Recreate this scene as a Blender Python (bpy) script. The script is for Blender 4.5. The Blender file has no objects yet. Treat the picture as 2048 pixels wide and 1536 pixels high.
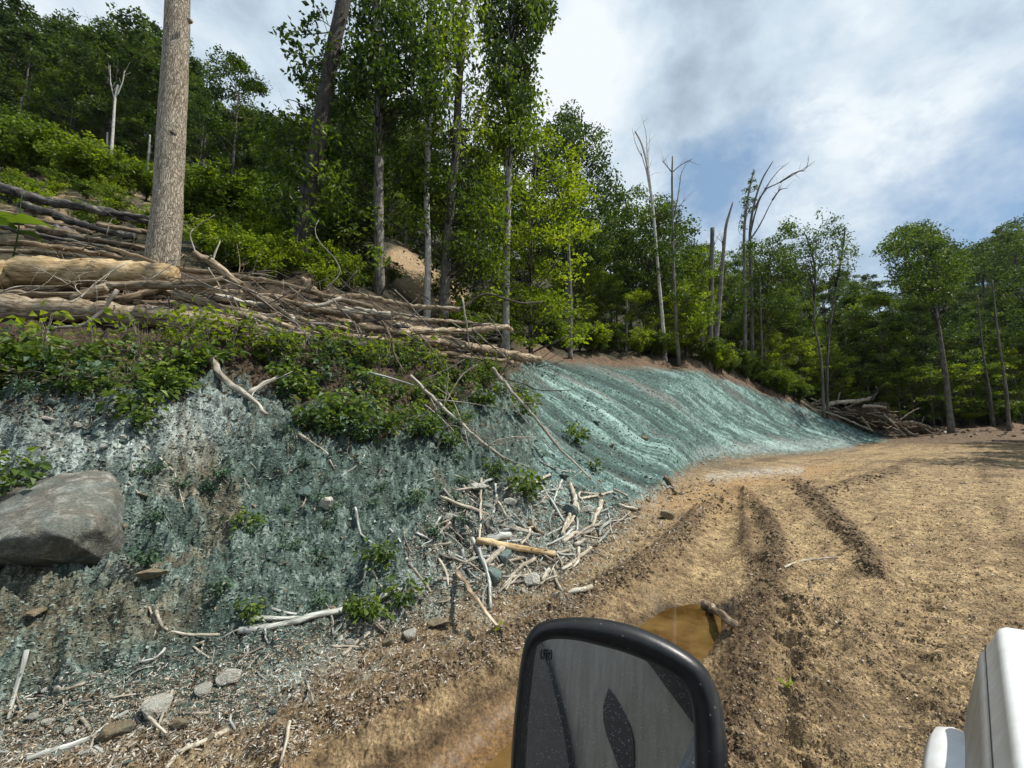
import bpy, math, random
import numpy as np
from mathutils import Vector
PI = math.pi
SC = bpy.context.scene
COL = SC.collection
# ------------------------------------------------------------------ camera
F_PX, U0, V0, HZ, CAMH = 820.0, 1024.0, 768.0, 860.0, 1.8
PITCH = math.atan((HZ - V0) / F_PX)
cam_d = bpy.data.cameras.new('camera'); cam = bpy.data.objects.new('camera', cam_d); COL.objects.link(cam)
cam.location = (0, 0, CAMH); cam.rotation_euler = (PI / 2 + PITCH, 0, 0)
cam_d.sensor_width = 36; cam_d.lens = 36 * F_PX / 2048; cam_d.clip_start = 0.05; cam_d.clip_end = 3000
SC.camera = cam
SC.view_settings.view_transform = 'Standard'; SC.view_settings.look = 'None'
SC.view_settings.exposure = 0.12; SC.view_settings.gamma = 1.0
# ------------------------------------------------------------------ sun and sky
SUN_EL = math.radians(57); SUN_AZ = math.radians(88)          # azimuth clockwise from +Y (view direction)
sd = Vector((math.sin(SUN_AZ) * math.cos(SUN_EL), math.cos(SUN_AZ) * math.cos(SUN_EL), math.sin(SUN_EL)))
ld = bpy.data.lights.new('sun', 'SUN'); lo = bpy.data.objects.new('sun', ld); COL.objects.link(lo)
ld.energy = 5.0; ld.angle = math.radians(0.5); ld.color = (1.0, 0.95, 0.86)
lo.rotation_euler = sd.to_track_quat('Z', 'Y').to_euler()
W = bpy.data.worlds.new('World'); SC.world = W; W.use_nodes = True


class NT:
    """tiny node-tree helper"""
    def __init__(s, nt): s.nt = nt; nt.nodes.clear()
    def n(s, t, **k):
        nd = s.nt.nodes.new(t)
        for a, b in k.items():
            if a == 'i':
                for x, y in b.items():
                    if hasattr(y, 'is_output') or hasattr(y, 'links'): s.nt.links.new(y, nd.inputs[x])
                    else: nd.inputs[x].default_value = y
            else: setattr(nd, a, b)
        return nd
    def noise(s, vec, scale, detail=4, rough=.55, dist=0.):
        return s.n('ShaderNodeTexNoise', i={'Vector': vec, 'Scale': scale, 'Detail': detail, 'Roughness': rough, 'Distortion': dist}).outputs['Fac']
    def math(s, op, a, b=0., c=0., clamp=False):
        return s.n('ShaderNodeMath', operation=op, use_clamp=clamp, i={0: a, 1: b, 2: c}).outputs[0]
    def ramp(s, fac, stops, interp='LINEAR'):
        r = s.n('ShaderNodeValToRGB', i={0: fac}); cr = r.color_ramp; cr.interpolation = interp
        while len(cr.elements) < len(stops): cr.elements.new(.5)
        for e, (p, c) in zip(cr.elements, stops):
            e.position = p; e.color = (c, c, c, 1) if isinstance(c, (int, float)) else (*c, 1)
        return r.outputs[0]
    def mix(s, f, a, b, blend='MIX'):
        m = s.n('ShaderNodeMix', data_type='RGBA', blend_type=blend)
        for k, v in ((0, f), (6, a), (7, b)):
            if hasattr(v, 'links'): s.nt.links.new(v, m.inputs[k])
            else: m.inputs[k].default_value = v if k == 0 else (*v, 1)[:4]
        return m.outputs[2]
    def dot(s, v, d):
        return s.n('ShaderNodeVectorMath', operation='DOT_PRODUCT', i={0: v, 1: d}).outputs['Value']


def pixdir(u, v):
    a, b = (u - U0) / F_PX, (V0 - v) / F_PX
    c, s = math.cos(PITCH), math.sin(PITCH)
    return Vector((a, c - b * s, s + b * c))


w = NT(W.node_tree)
sky = w.n('ShaderNodeTexSky', sky_type='NISHITA', sun_disc=False, sun_elevation=SUN_EL, sun_rotation=SUN_AZ)
tc = w.n('ShaderNodeTexCoord').outputs['Generated']
mp = w.n('ShaderNodeMapping', i={'Vector': tc, 'Scale': (1.0, 1.0, 1.25), 'Rotation': (.5, .35, .2)}).outputs[0]
cl = w.noise(mp, 3.1, 9, .60, .12)
fine = w.noise(mp, 17, 7, .68, .15)
cov = w.math('ADD', cl, w.math('MULTIPLY', w.math('SUBTRACT', fine, .5), .28))
def blob(u, v, width, amp):
    d = pixdir(u, v).normalized()
    q = w.math('MULTIPLY', w.math('SUBTRACT', w.dot(tc, d), 1.0), 1.0 / width)      # 0 at the middle of the patch, negative outwards
    return w.math('MULTIPLY', w.math('EXPONENT', q), amp)
def addall(l):
    r = l[0]
    for x in l[1:]: r = w.math('ADD', r, x)
    return r
cov = addall([cov, blob(1500, 270, .006, -.22), blob(1420, 375, .005, -.34), blob(1560, 200, .004, -.14), blob(1960, 370, .022, -.20), blob(2040, 520, .03, -.14), blob(1230, 120, .07, .30), blob(1850, 150, .05, .20), blob(1640, 400, .012, .12), blob(500, 60, .12, .06)])
covf = w.ramp(cov, [(.26, 0.0), (.58, 1.0)])
shade = addall([w.noise(mp, 4.2, 8, .6, .1), w.math('MULTIPLY', w.math('SUBTRACT', fine, .5), .12), blob(1390, 120, .018, -.24), blob(1300, 60, .02, -.05), blob(1165, 110, .012, .45), blob(1120, 230, .012, .25), blob(1800, 230, .05, .08), blob(1560, 180, .01, .12)])
ccol = w.ramp(shade, [(.18, (2.9, 3.7, 4.5)), (.38, (4.4, 5.4, 6.5)), (.52, (5.9, 7.0, 8.0)), (.74, (8.4, 9.0, 9.4))])
blue = w.mix(.62, w.mix(1.0, sky.outputs[0], (.95, 1.0, 1.08), 'MULTIPLY'), (2.7, 4.3, 6.1))
skyc = w.mix(covf, blue, ccol)
bg = w.n('ShaderNodeBackground', i={'Color': skyc, 'Strength': .1})
w.n('ShaderNodeOutputWorld', i={'Surface': bg.outputs[0]})
SC.cycles.use_denoising = True
SC.cycles.max_bounces = 6; SC.cycles.transmission_bounces = 4; SC.cycles.transparent_max_bounces = 4


# ------------------------------------------------------------------ helpers
def P(u, v, y):
    """world point whose picture position is u,v at forward distance y"""
    d = pixdir(u, v); return Vector((d.x * y / d.y, y, CAMH + d.z * y / d.y))
_rs = np.random.RandomState(7)
_perm = _rs.permutation(512); _perm = np.concatenate([_perm, _perm, _perm[:8]])
_ang = _rs.rand(512) * 2 * PI; _gx, _gy = np.cos(_ang), np.sin(_ang)
def pn(x, y):
    """2-D gradient noise, about -1..1"""
    x = np.asarray(x, float); y = np.asarray(y, float)
    xi = np.floor(x).astype(int); yi = np.floor(y).astype(int); xf = x - xi; yf = y - yi; xi &= 511; yi &= 511
    u = xf * xf * xf * (xf * (xf * 6 - 15) + 10); v = yf * yf * yf * (yf * (yf * 6 - 15) + 10)
    def g(a, b, dx, dy):
        h = _perm[_perm[a & 511] + (b & 511)]; return _gx[h] * dx + _gy[h] * dy
    a = g(xi, yi, xf, yf); b = g(xi + 1, yi, xf - 1, yf); c = g(xi, yi + 1, xf, yf - 1); d = g(xi + 1, yi + 1, xf - 1, yf - 1)
    return (a + u * (b - a) + v * ((c + u * (d - c)) - (a + u * (b - a)))) * 1.5
def fbm(x, y, o=4, g=.5, ridged=False):
    s = 0; a = 1; t = 0
    for k in range(o):
        n = pn(x * 2 ** k + 17.3 * k, y * 2 ** k - 9.1 * k)
        if ridged: n = 1 - 2 * np.abs(n)
        s = s + n * a; t += a; a *= g
    return s / t
def sstep(a, b, x):
    t = np.clip((x - a) / (b - a), 0, 1); return t * t * (3 - 2 * t)


class MB:
    """mesh builder: collects vertices, quads, triangles; build() links ONE mesh object"""
    def __init__(s): s.v = []; s.q = []; s.t = []; s.n = 0; s.tint = []
    def add(s, v, q=None, t=None, tint=0.5):
        v = np.asarray(v, float).reshape(-1, 3)
        if q is not None and len(q): s.q.append(np.asarray(q, int) + s.n)
        if t is not None and len(t): s.t.append(np.asarray(t, int) + s.n)
        s.v.append(v); s.tint.append(np.full(len(v), tint) if np.isscalar(tint) else np.asarray(tint)); s.n += len(v)
    def tube(s, pts, rad, sides=7, rough=0., rng=None, capr=.6, tint=.5, flat=1.0):
        p = np.array([tuple(q) for q in pts], float); n = len(p); r = np.asarray(rad, float) * np.ones(n)
        tg = np.gradient(p, axis=0); tg /= np.linalg.norm(tg, axis=1)[:, None] + 1e-9
        up = np.array([0.13, 0.2, 1.0]) if abs(tg[n // 2][2]) < .8 else np.array([1.0, .1, 0])
        a = np.cross(tg, up); a /= np.linalg.norm(a, axis=1)[:, None] + 1e-9; b = np.cross(tg, a)
        th = np.arange(sides) * 2 * PI / sides
        rr = r[:, None] * np.ones((n, sides))
        if rough and rng is not None: rr = rr * (1 + rough * (rng.rand(n, sides) - .5) * 2)
        ring = p[:, None, :] + rr[:, :, None] * (np.cos(th)[None, :, None] * a[:, None, :] + flat * np.sin(th)[None, :, None] * b[:, None, :])
        v = ring.reshape(-1, 3); i = np.arange(n - 1)[:, None] * sides; j = np.arange(sides)[None, :]; k = (j + 1) % sides
        q = np.stack([i + j, i + k, i + sides + k, i + sides + j], -1).reshape(-1, 4)
        e0 = p[0] - tg[0] * r[0] * capr * .3; e1 = p[-1] + tg[-1] * r[-1] * capr * .3
        v = np.vstack([v, e0, e1]); c0 = n * sides; L = (n - 1) * sides
        t = np.vstack([np.stack([np.full(sides, c0), (np.arange(sides) + 1) % sides, np.arange(sides)], -1),
                       np.stack([np.full(sides, c0 + 1), L + np.arange(sides), L + (np.arange(sides) + 1) % sides], -1)])
        s.add(v, q, t, tint)
    def leaves(s, c, size, rng, droop=.25, asp=.55, tint=None, flatness=.5, dirs=None):
        """diamond leaves folded along the midrib, one island each"""
        c = np.asarray(c, float); n = len(c)
        if n == 0: return
        az = rng.rand(n) * 2 * PI if dirs is None else np.arctan2(dirs[:, 1], dirs[:, 0]) + rng.randn(n) * .5
        el = rng.randn(n) * .45 - droop
        d = np.stack([np.cos(az) * np.cos(el), np.sin(az) * np.cos(el), np.sin(el)], -1)
        nr = rng.randn(n, 3) * (1 - flatness); nr[:, 2] += 1.0 * flatness + .2
        sd_ = np.cross(d, nr); sd_ /= np.linalg.norm(sd_, axis=1)[:, None] + 1e-9; up = np.cross(sd_, d)
        L = (np.asarray(size) * (.65 + .7 * rng.rand(n)))[:, None]; wd = L * asp * .5; fold = (.10 + .15 * rng.rand(n))[:, None] * L
        mid = c + d * L * .42
        v = np.stack([c, mid + sd_ * wd + up * fold, c + d * L - up * L * .08, mid - sd_ * wd + up * fold], 1)
        i = np.arange(n)[:, None] * 4
        tr = np.concatenate([i + [[0, 1, 2]], i + [[0, 2, 3]]], 0)
        tt = rng.rand(n) if tint is None else tint
        s.add(v.reshape(-1, 3), None, tr, np.repeat(tt, 4))
    def mesh(s, name, mat, smooth=False, tint=True):
        v = np.vstack(s.v); me = bpy.data.meshes.new(name); me.vertices.add(len(v)); me.vertices.foreach_set('co', v.astype(np.float32).ravel())
        q = np.vstack(s.q) if s.q else np.zeros((0, 4), int); t = np.vstack(s.t) if s.t else np.zeros((0, 3), int)
        me.loops.add(q.size + t.size); me.loops.foreach_set('vertex_index', np.concatenate([q.ravel(), t.ravel()]).astype(np.int32))
        me.polygons.add(len(q) + len(t))
        me.polygons.foreach_set('loop_start', np.concatenate([np.arange(len(q)) * 4, q.size + np.arange(len(t)) * 3]).astype(np.int32))
        me.update(calc_edges=True); me.validate()
        me.polygons.foreach_set('use_smooth', np.full(len(me.polygons), bool(smooth)))
        if tint:
            at = me.attributes.new('tint', 'FLOAT', 'POINT'); at.data.foreach_set('value', np.concatenate(s.tint).astype(np.float32))
        if mat: me.materials.append(mat)
        me.update(); return me
    def build(s, name, mat, parent=None, smooth=False):
        o = bpy.data.objects.new(name, s.mesh(name, mat, smooth)); COL.objects.link(o)
        if parent: o.parent = parent
        return o


def tag(o, label, cat, group=None):
    o['label'] = label; o['category'] = cat
    if group: o['group'] = group
    return o
def empty(name, loc, label=None, cat=None, group=None):
    o = bpy.data.objects.new(name, None); COL.objects.link(o); o.location = loc; o.empty_display_size = .2
    if label: tag(o, label, cat, group)
    return o
def setkind(o, k): o['kind'] = k; return o


# ------------------------------------------------------------------ materials
def mat(name): m = bpy.data.materials.new(name); m.use_nodes = True; return m, NT(m.node_tree)
def finish(k, col, rough=.8, bump=None, bs=.3, bd=.02, metal=0., spec=.3, extra=None):
    i = {'Base Color': col if hasattr(col, 'links') else (*col, 1), 'Roughness': rough, 'Metallic': metal, 'Specular IOR Level': spec}
    if bump is not None: i['Normal'] = k.n('ShaderNodeBump', i={'Height': bump, 'Strength': bs, 'Distance': bd}).outputs[0]
    b = k.n('ShaderNodeBsdfPrincipled', i=i)
    for a, c in (extra or {}).items(): b.inputs[a].default_value = c
    k.n('ShaderNodeOutputMaterial', i={'Surface': b.outputs[0]}); return b
def obc(k): return k.n('ShaderNodeTexCoord').outputs['Object']

def bark(name, dark, mid, pale, scale=9., stretch=5., bs=.7, crack=.42, mottle=.5):
    m, k = mat(name); v = k.n('ShaderNodeMapping', i={'Vector': obc(k), 'Scale': (1, 1, 1 / stretch)}).outputs[0]
    n1 = k.noise(v, scale * 3, 6, .65, .8); n2 = k.noise(obc(k), 1.7, 4, .6, .3)
    vo = k.n('ShaderNodeTexVoronoi', feature='DISTANCE_TO_EDGE', i={'Vector': k.mix(.12, v, k.n('ShaderNodeTexNoise', i={'Vector': v, 'Scale': scale}).outputs['Color']), 'Scale': scale * 4}).outputs['Distance']
    ck = k.ramp(vo, [(.0, 0.), (.16, 1.)])
    c = k.ramp(n1, [(.3, dark), (.5, mid), (.68, pale)])
    c = k.mix(k.math('MULTIPLY', k.ramp(n2, [(.4, 0.), (.62, 1.)]), mottle), c, pale)
    c = k.mix(k.math('MULTIPLY', k.math('SUBTRACT', 1., ck), crack), c, dark)
    rnd = k.n('ShaderNodeObjectInfo').outputs['Random']
    c = k.mix(1., c, k.ramp(rnd, [(0., .72), (1., 1.2)]), 'MULTIPLY')
    finish(k, c, .9, k.math('ADD', k.math('MULTIPLY', ck, .6), n1), bs, .02); return m
M = {}
M['bark_pale'] = bark('bark_pale', (.10, .075, .05), (.40, .335, .245), (.62, .56, .46), 9.5, 4.0, 1., .7, .35)
M['bark_grey'] = bark('bark_grey', (.035, .03, .024), (.13, .115, .095), (.34, .32, .28), 6, 4)
M['bark_dark'] = bark('bark_dark', (.012, .010, .008), (.04, .034, .027), (.10, .09, .075), 7, 5)
M['bark_forest'] = bark('bark_forest', (.03, .026, .02), (.12, .11, .09), (.27, .25, .21), 3, 5, .5)
M['bark_white'] = bark('bark_white', (.12, .11, .09), (.42, .40, .35), (.66, .64, .58), 4, 3, .5, .3)
def wood(name, dark, mid, pale, rnd_lo=.6, rnd_hi=1.25, grain=26.):
    m, k = mat(name); oc = obc(k)
    uvw = k.n('ShaderNodeAttribute', attribute_name='grain').outputs['Vector']
    n1 = k.noise(k.n('ShaderNodeMapping', i={'Vector': uvw, 'Scale': (3.0, grain, grain)}).outputs[0], 1.0, 6, .65, .6)
    n2 = k.noise(oc, 2.2, 5, .6, .5)
    c = k.ramp(n1, [(.34, dark), (.48, mid), (.62, pale)])
    c = k.mix(k.ramp(n2, [(.42, 0.), (.68, .55)]), c, dark)
    rnd = k.n('ShaderNodeObjectInfo').outputs['Random']
    c = k.mix(1., c, k.ramp(rnd, [(0., rnd_lo), (1., rnd_hi)]), 'MULTIPLY')
    finish(k, c, .85, n1, .8, .015); return m
M['log_gold'] = wood('log_gold', (.16, .10, .05), (.42, .30, .15), (.66, .52, .32), .95, 1.05, 14)
M['log_tan'] = wood('log_tan', (.09, .062, .036), (.33, .25, .155), (.60, .51, .38), .7, 1.2)
M['log_brown'] = wood('log_brown', (.045, .032, .02), (.17, .125, .078), (.38, .30, .21), .6, 1.25)
M['log_grey'] = wood('log_grey', (.025, .022, .02), (.085, .075, .065), (.24, .22, .19), .8, 1.2, 16)
M['stick_pale'] = wood('stick_pale', (.17, .14, .10), (.44, .39, .30), (.70, .66, .56), .7, 1.1, 40)
M['stick_teal'] = wood('stick_teal', (.12, .125, .11), (.36, .37, .33), (.62, .64, .60), .75, 1.1, 40)
M['twig'] = wood('twig', (.10, .085, .07), (.24, .21, .17), (.42, .38, .32), .6, 1.3)
M['twig_dark'] = wood('twig_dark', (.03, .025, .02), (.07, .055, .045), (.14, .12, .10), .7, 1.3)

def leafmat(name, a, b, c, trans=.45, rough=.5):
    m, k = mat(name); t = k.n('ShaderNodeAttribute', attribute_name='tint').outputs['Fac']
    rnd = k.n('ShaderNodeObjectInfo').outputs['Random']
    f = k.math('ADD', k.math('MULTIPLY', t, .75), k.math('MULTIPLY', rnd, .25))
    colr = k.ramp(f, [(.12, a), (.5, b), (.9, c)])
    colr = k.mix(1., colr, k.ramp(k.noise(obc(k), .55, 3), [(.35, .72), (.65, 1.2)]), 'MULTIPLY')
    pr = k.n('ShaderNodeBsdfPrincipled', i={'Base Color': colr, 'Roughness': rough, 'Specular IOR Level': .35})
    tl = k.n('ShaderNodeBsdfTranslucent', i={'Color': k.mix(1., colr, (1.55, 1.55, .55), 'MULTIPLY')})
    mx = k.n('ShaderNodeMixShader', i={0: trans, 1: pr.outputs[0], 2: tl.outputs[0]})
    k.n('ShaderNodeOutputMaterial', i={'Surface': mx.outputs[0]}); return m
M['leaf_dark'] = leafmat('leaf_dark', (.015, .033, .007), (.045, .085, .013), (.13, .19, .028), .38)
M['leaf_mid'] = leafmat('leaf_mid', (.030, .058, .008), (.085, .140, .013), (.19, .26, .024), .42)
M['leaf_bright'] = leafmat('leaf_bright', (.060, .100, .007), (.16, .23, .013), (.33, .40, .028), .48)
M['leaf_far'] = leafmat('leaf_far', (.020, .040, .009), (.050, .088, .016), (.11, .16, .03), .34, .6)
M['leaf_ground'] = leafmat('leaf_ground', (.022, .050, .012), (.075, .135, .024), (.24, .32, .05), .35)
M['leaf_teal'] = leafmat('leaf_teal', (.03, .07, .045), (.07, .14, .08), (.20, .28, .19), .3)
M['leaf_dry'] = leafmat('leaf_dry', (.06, .042, .025), (.15, .105, .06), (.34, .26, .16), .25)

def rockmat(name, base, tint, teal, amt, sc=1.):
    m, k = mat(name); v = obc(k)
    n1 = k.noise(v, 5 * sc, 7, .68, .4); n2 = k.noise(v, 38 * sc, 4, .6); n3 = k.noise(v, 2.3 * sc, 4, .6, .6)
    c = k.ramp(n1, [(.3, tuple(x * .55 for x in base)), (.5, base), (.72, tint)])
    c = k.mix(k.math('MULTIPLY', k.ramp(n3, [(.42, 0.), (.6, 1.)]), amt), c, teal)
    c = k.mix(1., c, k.ramp(n2, [(.3, .6), (.7, 1.3)]), 'MULTIPLY')
    c = k.mix(1., c, k.ramp(k.n('ShaderNodeObjectInfo').outputs['Random'], [(0., .75), (1., 1.2)]), 'MULTIPLY')
    finish(k, c, .88, k.math('ADD', n1, k.math('MULTIPLY', n2, .35)), .8, .03); return m
M['rock_pale'] = rockmat('rock_pale', (.52, .48, .40), (.80, .77, .69), (.50, .57, .54), .4)
M['rock_tan'] = rockmat('rock_tan', (.26, .20, .12), (.42, .34, .22), (.16, .21, .19), .4)
M['rock_teal'] = rockmat('rock_teal', (.15, .19, .17), (.30, .36, .33), (.14, .24, .22), .6)
M['boulder'] = rockmat('boulder', (.15, .14, .115), (.46, .44, .38), (.11, .145, .13), .55, 1.7)
M['clod'] = rockmat('clod', (.085, .060, .038), (.19, .14, .09), (.12, .09, .06), .3)


# ------------------------------------------------------------------ terrain (polar height field round the camera)
FE = dict(
 toe=[(-600, 1600, 1.9), (0, 1500, 2.3), (300, 1400, 2.7), (560, 1330, 3.12), (800, 1262, 3.67), (1000, 1190, 4.47), (1150, 1120, 5.7), (1250, 1040, 8.2), (1330, 985, 11.8), (1400, 930, 20.5), (1500, 915, 25), (1650, 905, 31), (1760, 885, 43), (1900, 885, 37), (2048, 885, 35), (2600, 885, 35)],
 f1=[(-600, 830, 3.4), (0, 800, 4.3), (200, 800, 4.6), (430, 790, 5.2), (560, 850, 5.3), (700, 875, 5.8), (880, 875, 6.9), (980, 850, 8.2), (1060, 830, 10.5), (1130, 850, 12.2), (1200, 880, 13.5), (1300, 885, 18), (1400, 830, 26.5), (1500, 845, 31), (1650, 865, 38), (1760, 880, 46), (1900, 876, 41), (2048, 875, 39), (2600, 874, 39)],
 f2=[(-600, 690, 4.6), (0, 680, 5.6), (300, 680, 5.9), (560, 690, 6.7), (800, 720, 8.5), (960, 735, 11), (1020, 728, 15), (1060, 720, 19), (1200, 730, 25), (1400, 738, 32), (1500, 772, 37), (1600, 812, 42), (1700, 850, 47), (1760, 874, 50), (1900, 866, 46), (2048, 864, 44), (2600, 862, 44)],
 f3=[(-600, 540, 6.6), (0, 520, 7.8), (330, 530, 8.0), (600, 560, 9.5), (760, 590, 11.5), (860, 630, 14), (960, 668, 17), (1060, 700, 22), (1200, 712, 28), (1400, 724, 35.5), (1500, 755, 41), (1600, 795, 46), (1700, 832, 51), (1760, 856, 54), (1900, 852, 50), (2048, 850, 48), (2600, 845, 48)],
 f4=[(-600, 380, 14), (0, 390, 14), (330, 440, 13), (600, 490, 14.5), (740, 520, 17), (800, 515, 21), (900, 560, 22), (1000, 630, 25), (1200, 695, 38), (1400, 706, 48), (1600, 770, 58), (1760, 825, 68), (2048, 825, 62), (2600, 800, 62)],
 f5=[(-600, 250, 45), (0, 300, 45), (330, 385, 42), (600, 430, 42), (800, 480, 45), (1000, 580, 50), (1200, 650, 60), (1400, 680, 70), (1600, 720, 85), (1760, 750, 100), (2048, 680, 100), (2600, 560, 100)],
 f6=[(-600, 130, 90), (0, 190, 90), (330, 310, 90), (600, 380, 90), (800, 430, 90), (1000, 500, 95), (1200, 570, 100), (1400, 610, 110), (1600, 620, 140), (1760, 630, 150), (1900, 590, 150), (2048, 530, 150), (2600, 480, 150)])
names = ['toe', 'f1', 'f2', 'f3', 'f4', 'f5', 'f6']
NA, NR = 960, 860
AZ0, AZ1 = math.radians(-63), math.radians(63)
az = np.linspace(AZ0, AZ1, NA)
def gsm(a, k):
    w_ = np.exp(-.5 * (np.arange(-3 * k, 3 * k + 1) / k) ** 2); w_ /= w_.sum()
    return np.convolve(np.pad(a, 3 * k, mode='edge'), w_, 'valid')
FR, FZ = [], []
for nme in names:
    pts = [P(*t) for t in FE[nme]]
    A = [math.atan2(p.x, p.y) for p in pts]; R = [math.hypot(p.x, p.y) for p in pts]
    FR.append(gsm(np.interp(az, A, np.log(R)), 9)); FZ.append(gsm(np.interp(az, A, [p.z for p in pts]), 9))
FR = np.exp(np.array(FR)); FZ = np.array(FZ)
lr = np.concatenate([np.linspace(math.log(1.0), math.log(50), NR - 110), np.linspace(math.log(50), math.log(420), 111)[1:]]); rr_ = np.exp(lr)
Zg = np.zeros((NA, NR)); Tg = np.zeros((NA, NR))
for i in range(NA):
    R = np.concatenate([[.5, FR[0, i] * .9], FR[:, i], [FR[-1, i] + 60, 500]])
    Z = np.concatenate([[0, FZ[0, i] * .95], FZ[:, i], [FZ[-1, i] + 4, FZ[-1, i] - 20]])
    nf = float(np.clip((1080 - (U0 + F_PX * math.tan(az[i]))) / 160, 0, 1)) * .9; r0_, r1_, z0_, z1_ = FR[0, i], FR[1, i], FZ[0, i], FZ[1, i]
    ex_r = [r0_ + (r1_ - r0_) * t_ for t_ in (.40, .86)]; ex_z = [z0_ + (z1_ - z0_) * (t_ + nf * d_) for t_, d_ in ((.40, -.13), (.86, .09))]
    Tg[i] = np.interp(rr_, R, [-2, -.25, 0, 1, 2, 3, 4, 5, 6, 7, 8]); R = np.insert(R, 3, ex_r); Z = np.insert(Z, 3, ex_z)
    Zg[i] = np.interp(rr_, R, Z); pass
ks = np.exp(-.5 * (np.arange(-9, 10) / 4.) ** 2); ks /= ks.sum()
Zg = np.apply_along_axis(lambda a: np.convolve(np.pad(a, 9, mode='edge'), ks, 'valid'), 1, Zg)
AZ, RR = np.meshgrid(az, rr_, indexing='ij'); X = np.sin(AZ) * RR; Y = np.cos(AZ) * RR
def proj(x, y, z):
    c, s = math.cos(PITCH), math.sin(PITCH); dz = z - CAMH
    d = y * c + dz * s; b = -y * s + dz * c; d = np.maximum(d, 1e-3)
    return U0 + F_PX * x / d, V0 - F_PX * b / d
UU, VV = proj(X, Y, Zg)
def pline(pts, x=None, y=None, close=False):
    """distance in picture px (and x position) from each terrain cell to a polyline"""
    x = UU if x is None else x; y = VV if y is None else y
    best = np.full(x.shape, 1e9)
    for (a, b), (c, d) in zip(pts[:-1], pts[1:]):
        L = (c - a) ** 2 + (d - b) ** 2; t = np.clip(((x - a) * (c - a) + (y - b) * (d - b)) / L, 0, 1)
        best = np.minimum(best, np.hypot(x - a - t * (c - a), (y - b - t * (d - b)) * 1.0))
    return best
def ground(u, v): y = CAMH * F_PX / max(v - HZ, 4); p = P(u, v, y); return (p.x, p.y)
def gline(pts):
    """distance in metres on the ground plane to a polyline given by picture points on the road"""
    return pline([ground(*p) for p in pts], X, Y)
road = sstep(.05, -.25, Tg)
# fall-line coordinates of the far sprayed bank: s runs along the road, q down the slope
S_ = Y * .96 - X * .28; Q_ = X * .96 + Y * .28
warp = fbm(X * .25, Y * .25, 3)
bank = sstep(-.1, .2, Tg) * sstep(2.25, 1.9, Tg)
farbank = sstep(1010, 1150, UU) * bank * sstep(.0, 1., RR / FR[0][:, None] - .3)
nearbank = bank * (1 - farbank)
rill = fbm(S_ * .95 + warp * .12, Q_ * .05, 5, .66); rill2 = fbm(S_ * 3.6 + warp * .2, Q_ * .40 + 9, 5, .68)
D = np.zeros_like(Zg)
D += farbank * (rill * .09 + rill2 * .07 + .04 * fbm(X * 5, Y * 5, 4, .6))
lum = fbm(X * 1.1 + 3, Y * 1.1, 5, .55); crag = fbm(X * 3.1, Y * 3.1 + 5, 5, .6, True)
gull = fbm(S_ * 2.4 + warp, Q_ * .45, 4, .6, True)
leftside = sstep(700, 200, UU)
blk = pn(X * 2.3 + 31, Y * 2.3) ; ledge = (np.abs((Zg * 2.6 + blk * 1.1) % 1 - .5) - .25) * sstep(-.2, .3, fbm(X * .9 + 5, Y * .9, 3))
D += nearbank * (lum * .27 + crag * (.17 + .07 * leftside) + gull * .10 + .07 * fbm(X * 8, Y * 8, 5, .68, True) + .02 * fbm(X * 26, Y * 26, 3) + ledge * .22)
lip = np.exp(-((Tg - 1.0) / .07) ** 2) * sstep(1080, 1000, UU); D -= lip * np.clip(.05 + .30 * fbm(X * 2.1 + 9, Y * 2.1, 4, .6), 0, .3)
hol = np.exp(-(pline([(-60, 1120), (90, 1130), (170, 1095)]) / 42) ** 2); D -= hol * .30
up = sstep(1.8, 2.6, Tg); D += up * fbm(X * .35, Y * .35, 5) * np.minimum(RR * .035, 1.6) + up * .05 * fbm(X * 4, Y * 4, 3)
# road: clods, wheel and crawler tracks
small = fbm(X * 9, Y * 9, 4, .6); mid_ = fbm(X * 2.2, Y * 2.2, 4, .55); clod_n = fbm(X * 17, Y * 17, 3, .6, True)
nearfade = sstep(26, 6, RR)
tex1 = fbm(X * 5 + 2, Y * 13, 4, .62)
lane_ = fbm((X * .669 - Y * .743) * 1.3, (X * .743 + Y * .669) * .10 + 3, 4, .6); D += road * sstep(3, 7, RR) * lane_ * .05
D += road * (.022 * small + .05 * mid_ + nearfade * (.026 * clod_n + .034 * tex1 + .016 * fbm(X * 30, Y * 30, 3, .6) * sstep(9, 3, RR)))
def ridge(pts, wd, h, ragged=.6):
    d = gline(pts) / (wd * (1 + .35 * fbm(X * 2.5, Y * 2.5, 2)))
    return np.exp(-d * d) * h * (1 - ragged + ragged * (1 + fbm(X * 7 + 4, Y * 7, 4, .65)))
R_ed = ridge([(560, 1490), (760, 1410), (900, 1345), (1060, 1260), (1180, 1190), (1280, 1130), (1340, 1085), (1400, 1025), (1440, 1000), (1475, 985)], .16, .15)
R_b = ridge([(1490, 985), (1530, 1030), (1555, 1075), (1545, 1130), (1520, 1200), (1500, 1290), (1490, 1400), (1480, 1560)], .17, .12)
R_b2 = ridge([(1488, 990), (1490, 1060), (1500, 1110), (1540, 1130)], .08, .08)
R_c = ridge([(1590, 965), (1640, 1000), (1690, 1055), (1740, 1110), (1760, 1150)], .17, .11)
R_d = ridge([(1600, 985), (1650, 1040), (1690, 1070)], .08, .06)
R_e = ridge([(1560, 1180), (1700, 1245), (1790, 1275), (1900, 1300)], .05, .04)
R_f = ridge([(1700, 1270), (1790, 1340), (1880, 1400), (1960, 1440)], .09, .06)
R_g = ridge([(1640, 985), (1700, 970), (1790, 945)], .3, .08)
R_h = ridge([(1590, 1190), (1600, 1300), (1600, 1420)], .05, .05)
ridges = R_h + R_ed + R_b + R_b2 + R_c + R_d + R_e + R_f + R_g
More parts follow.
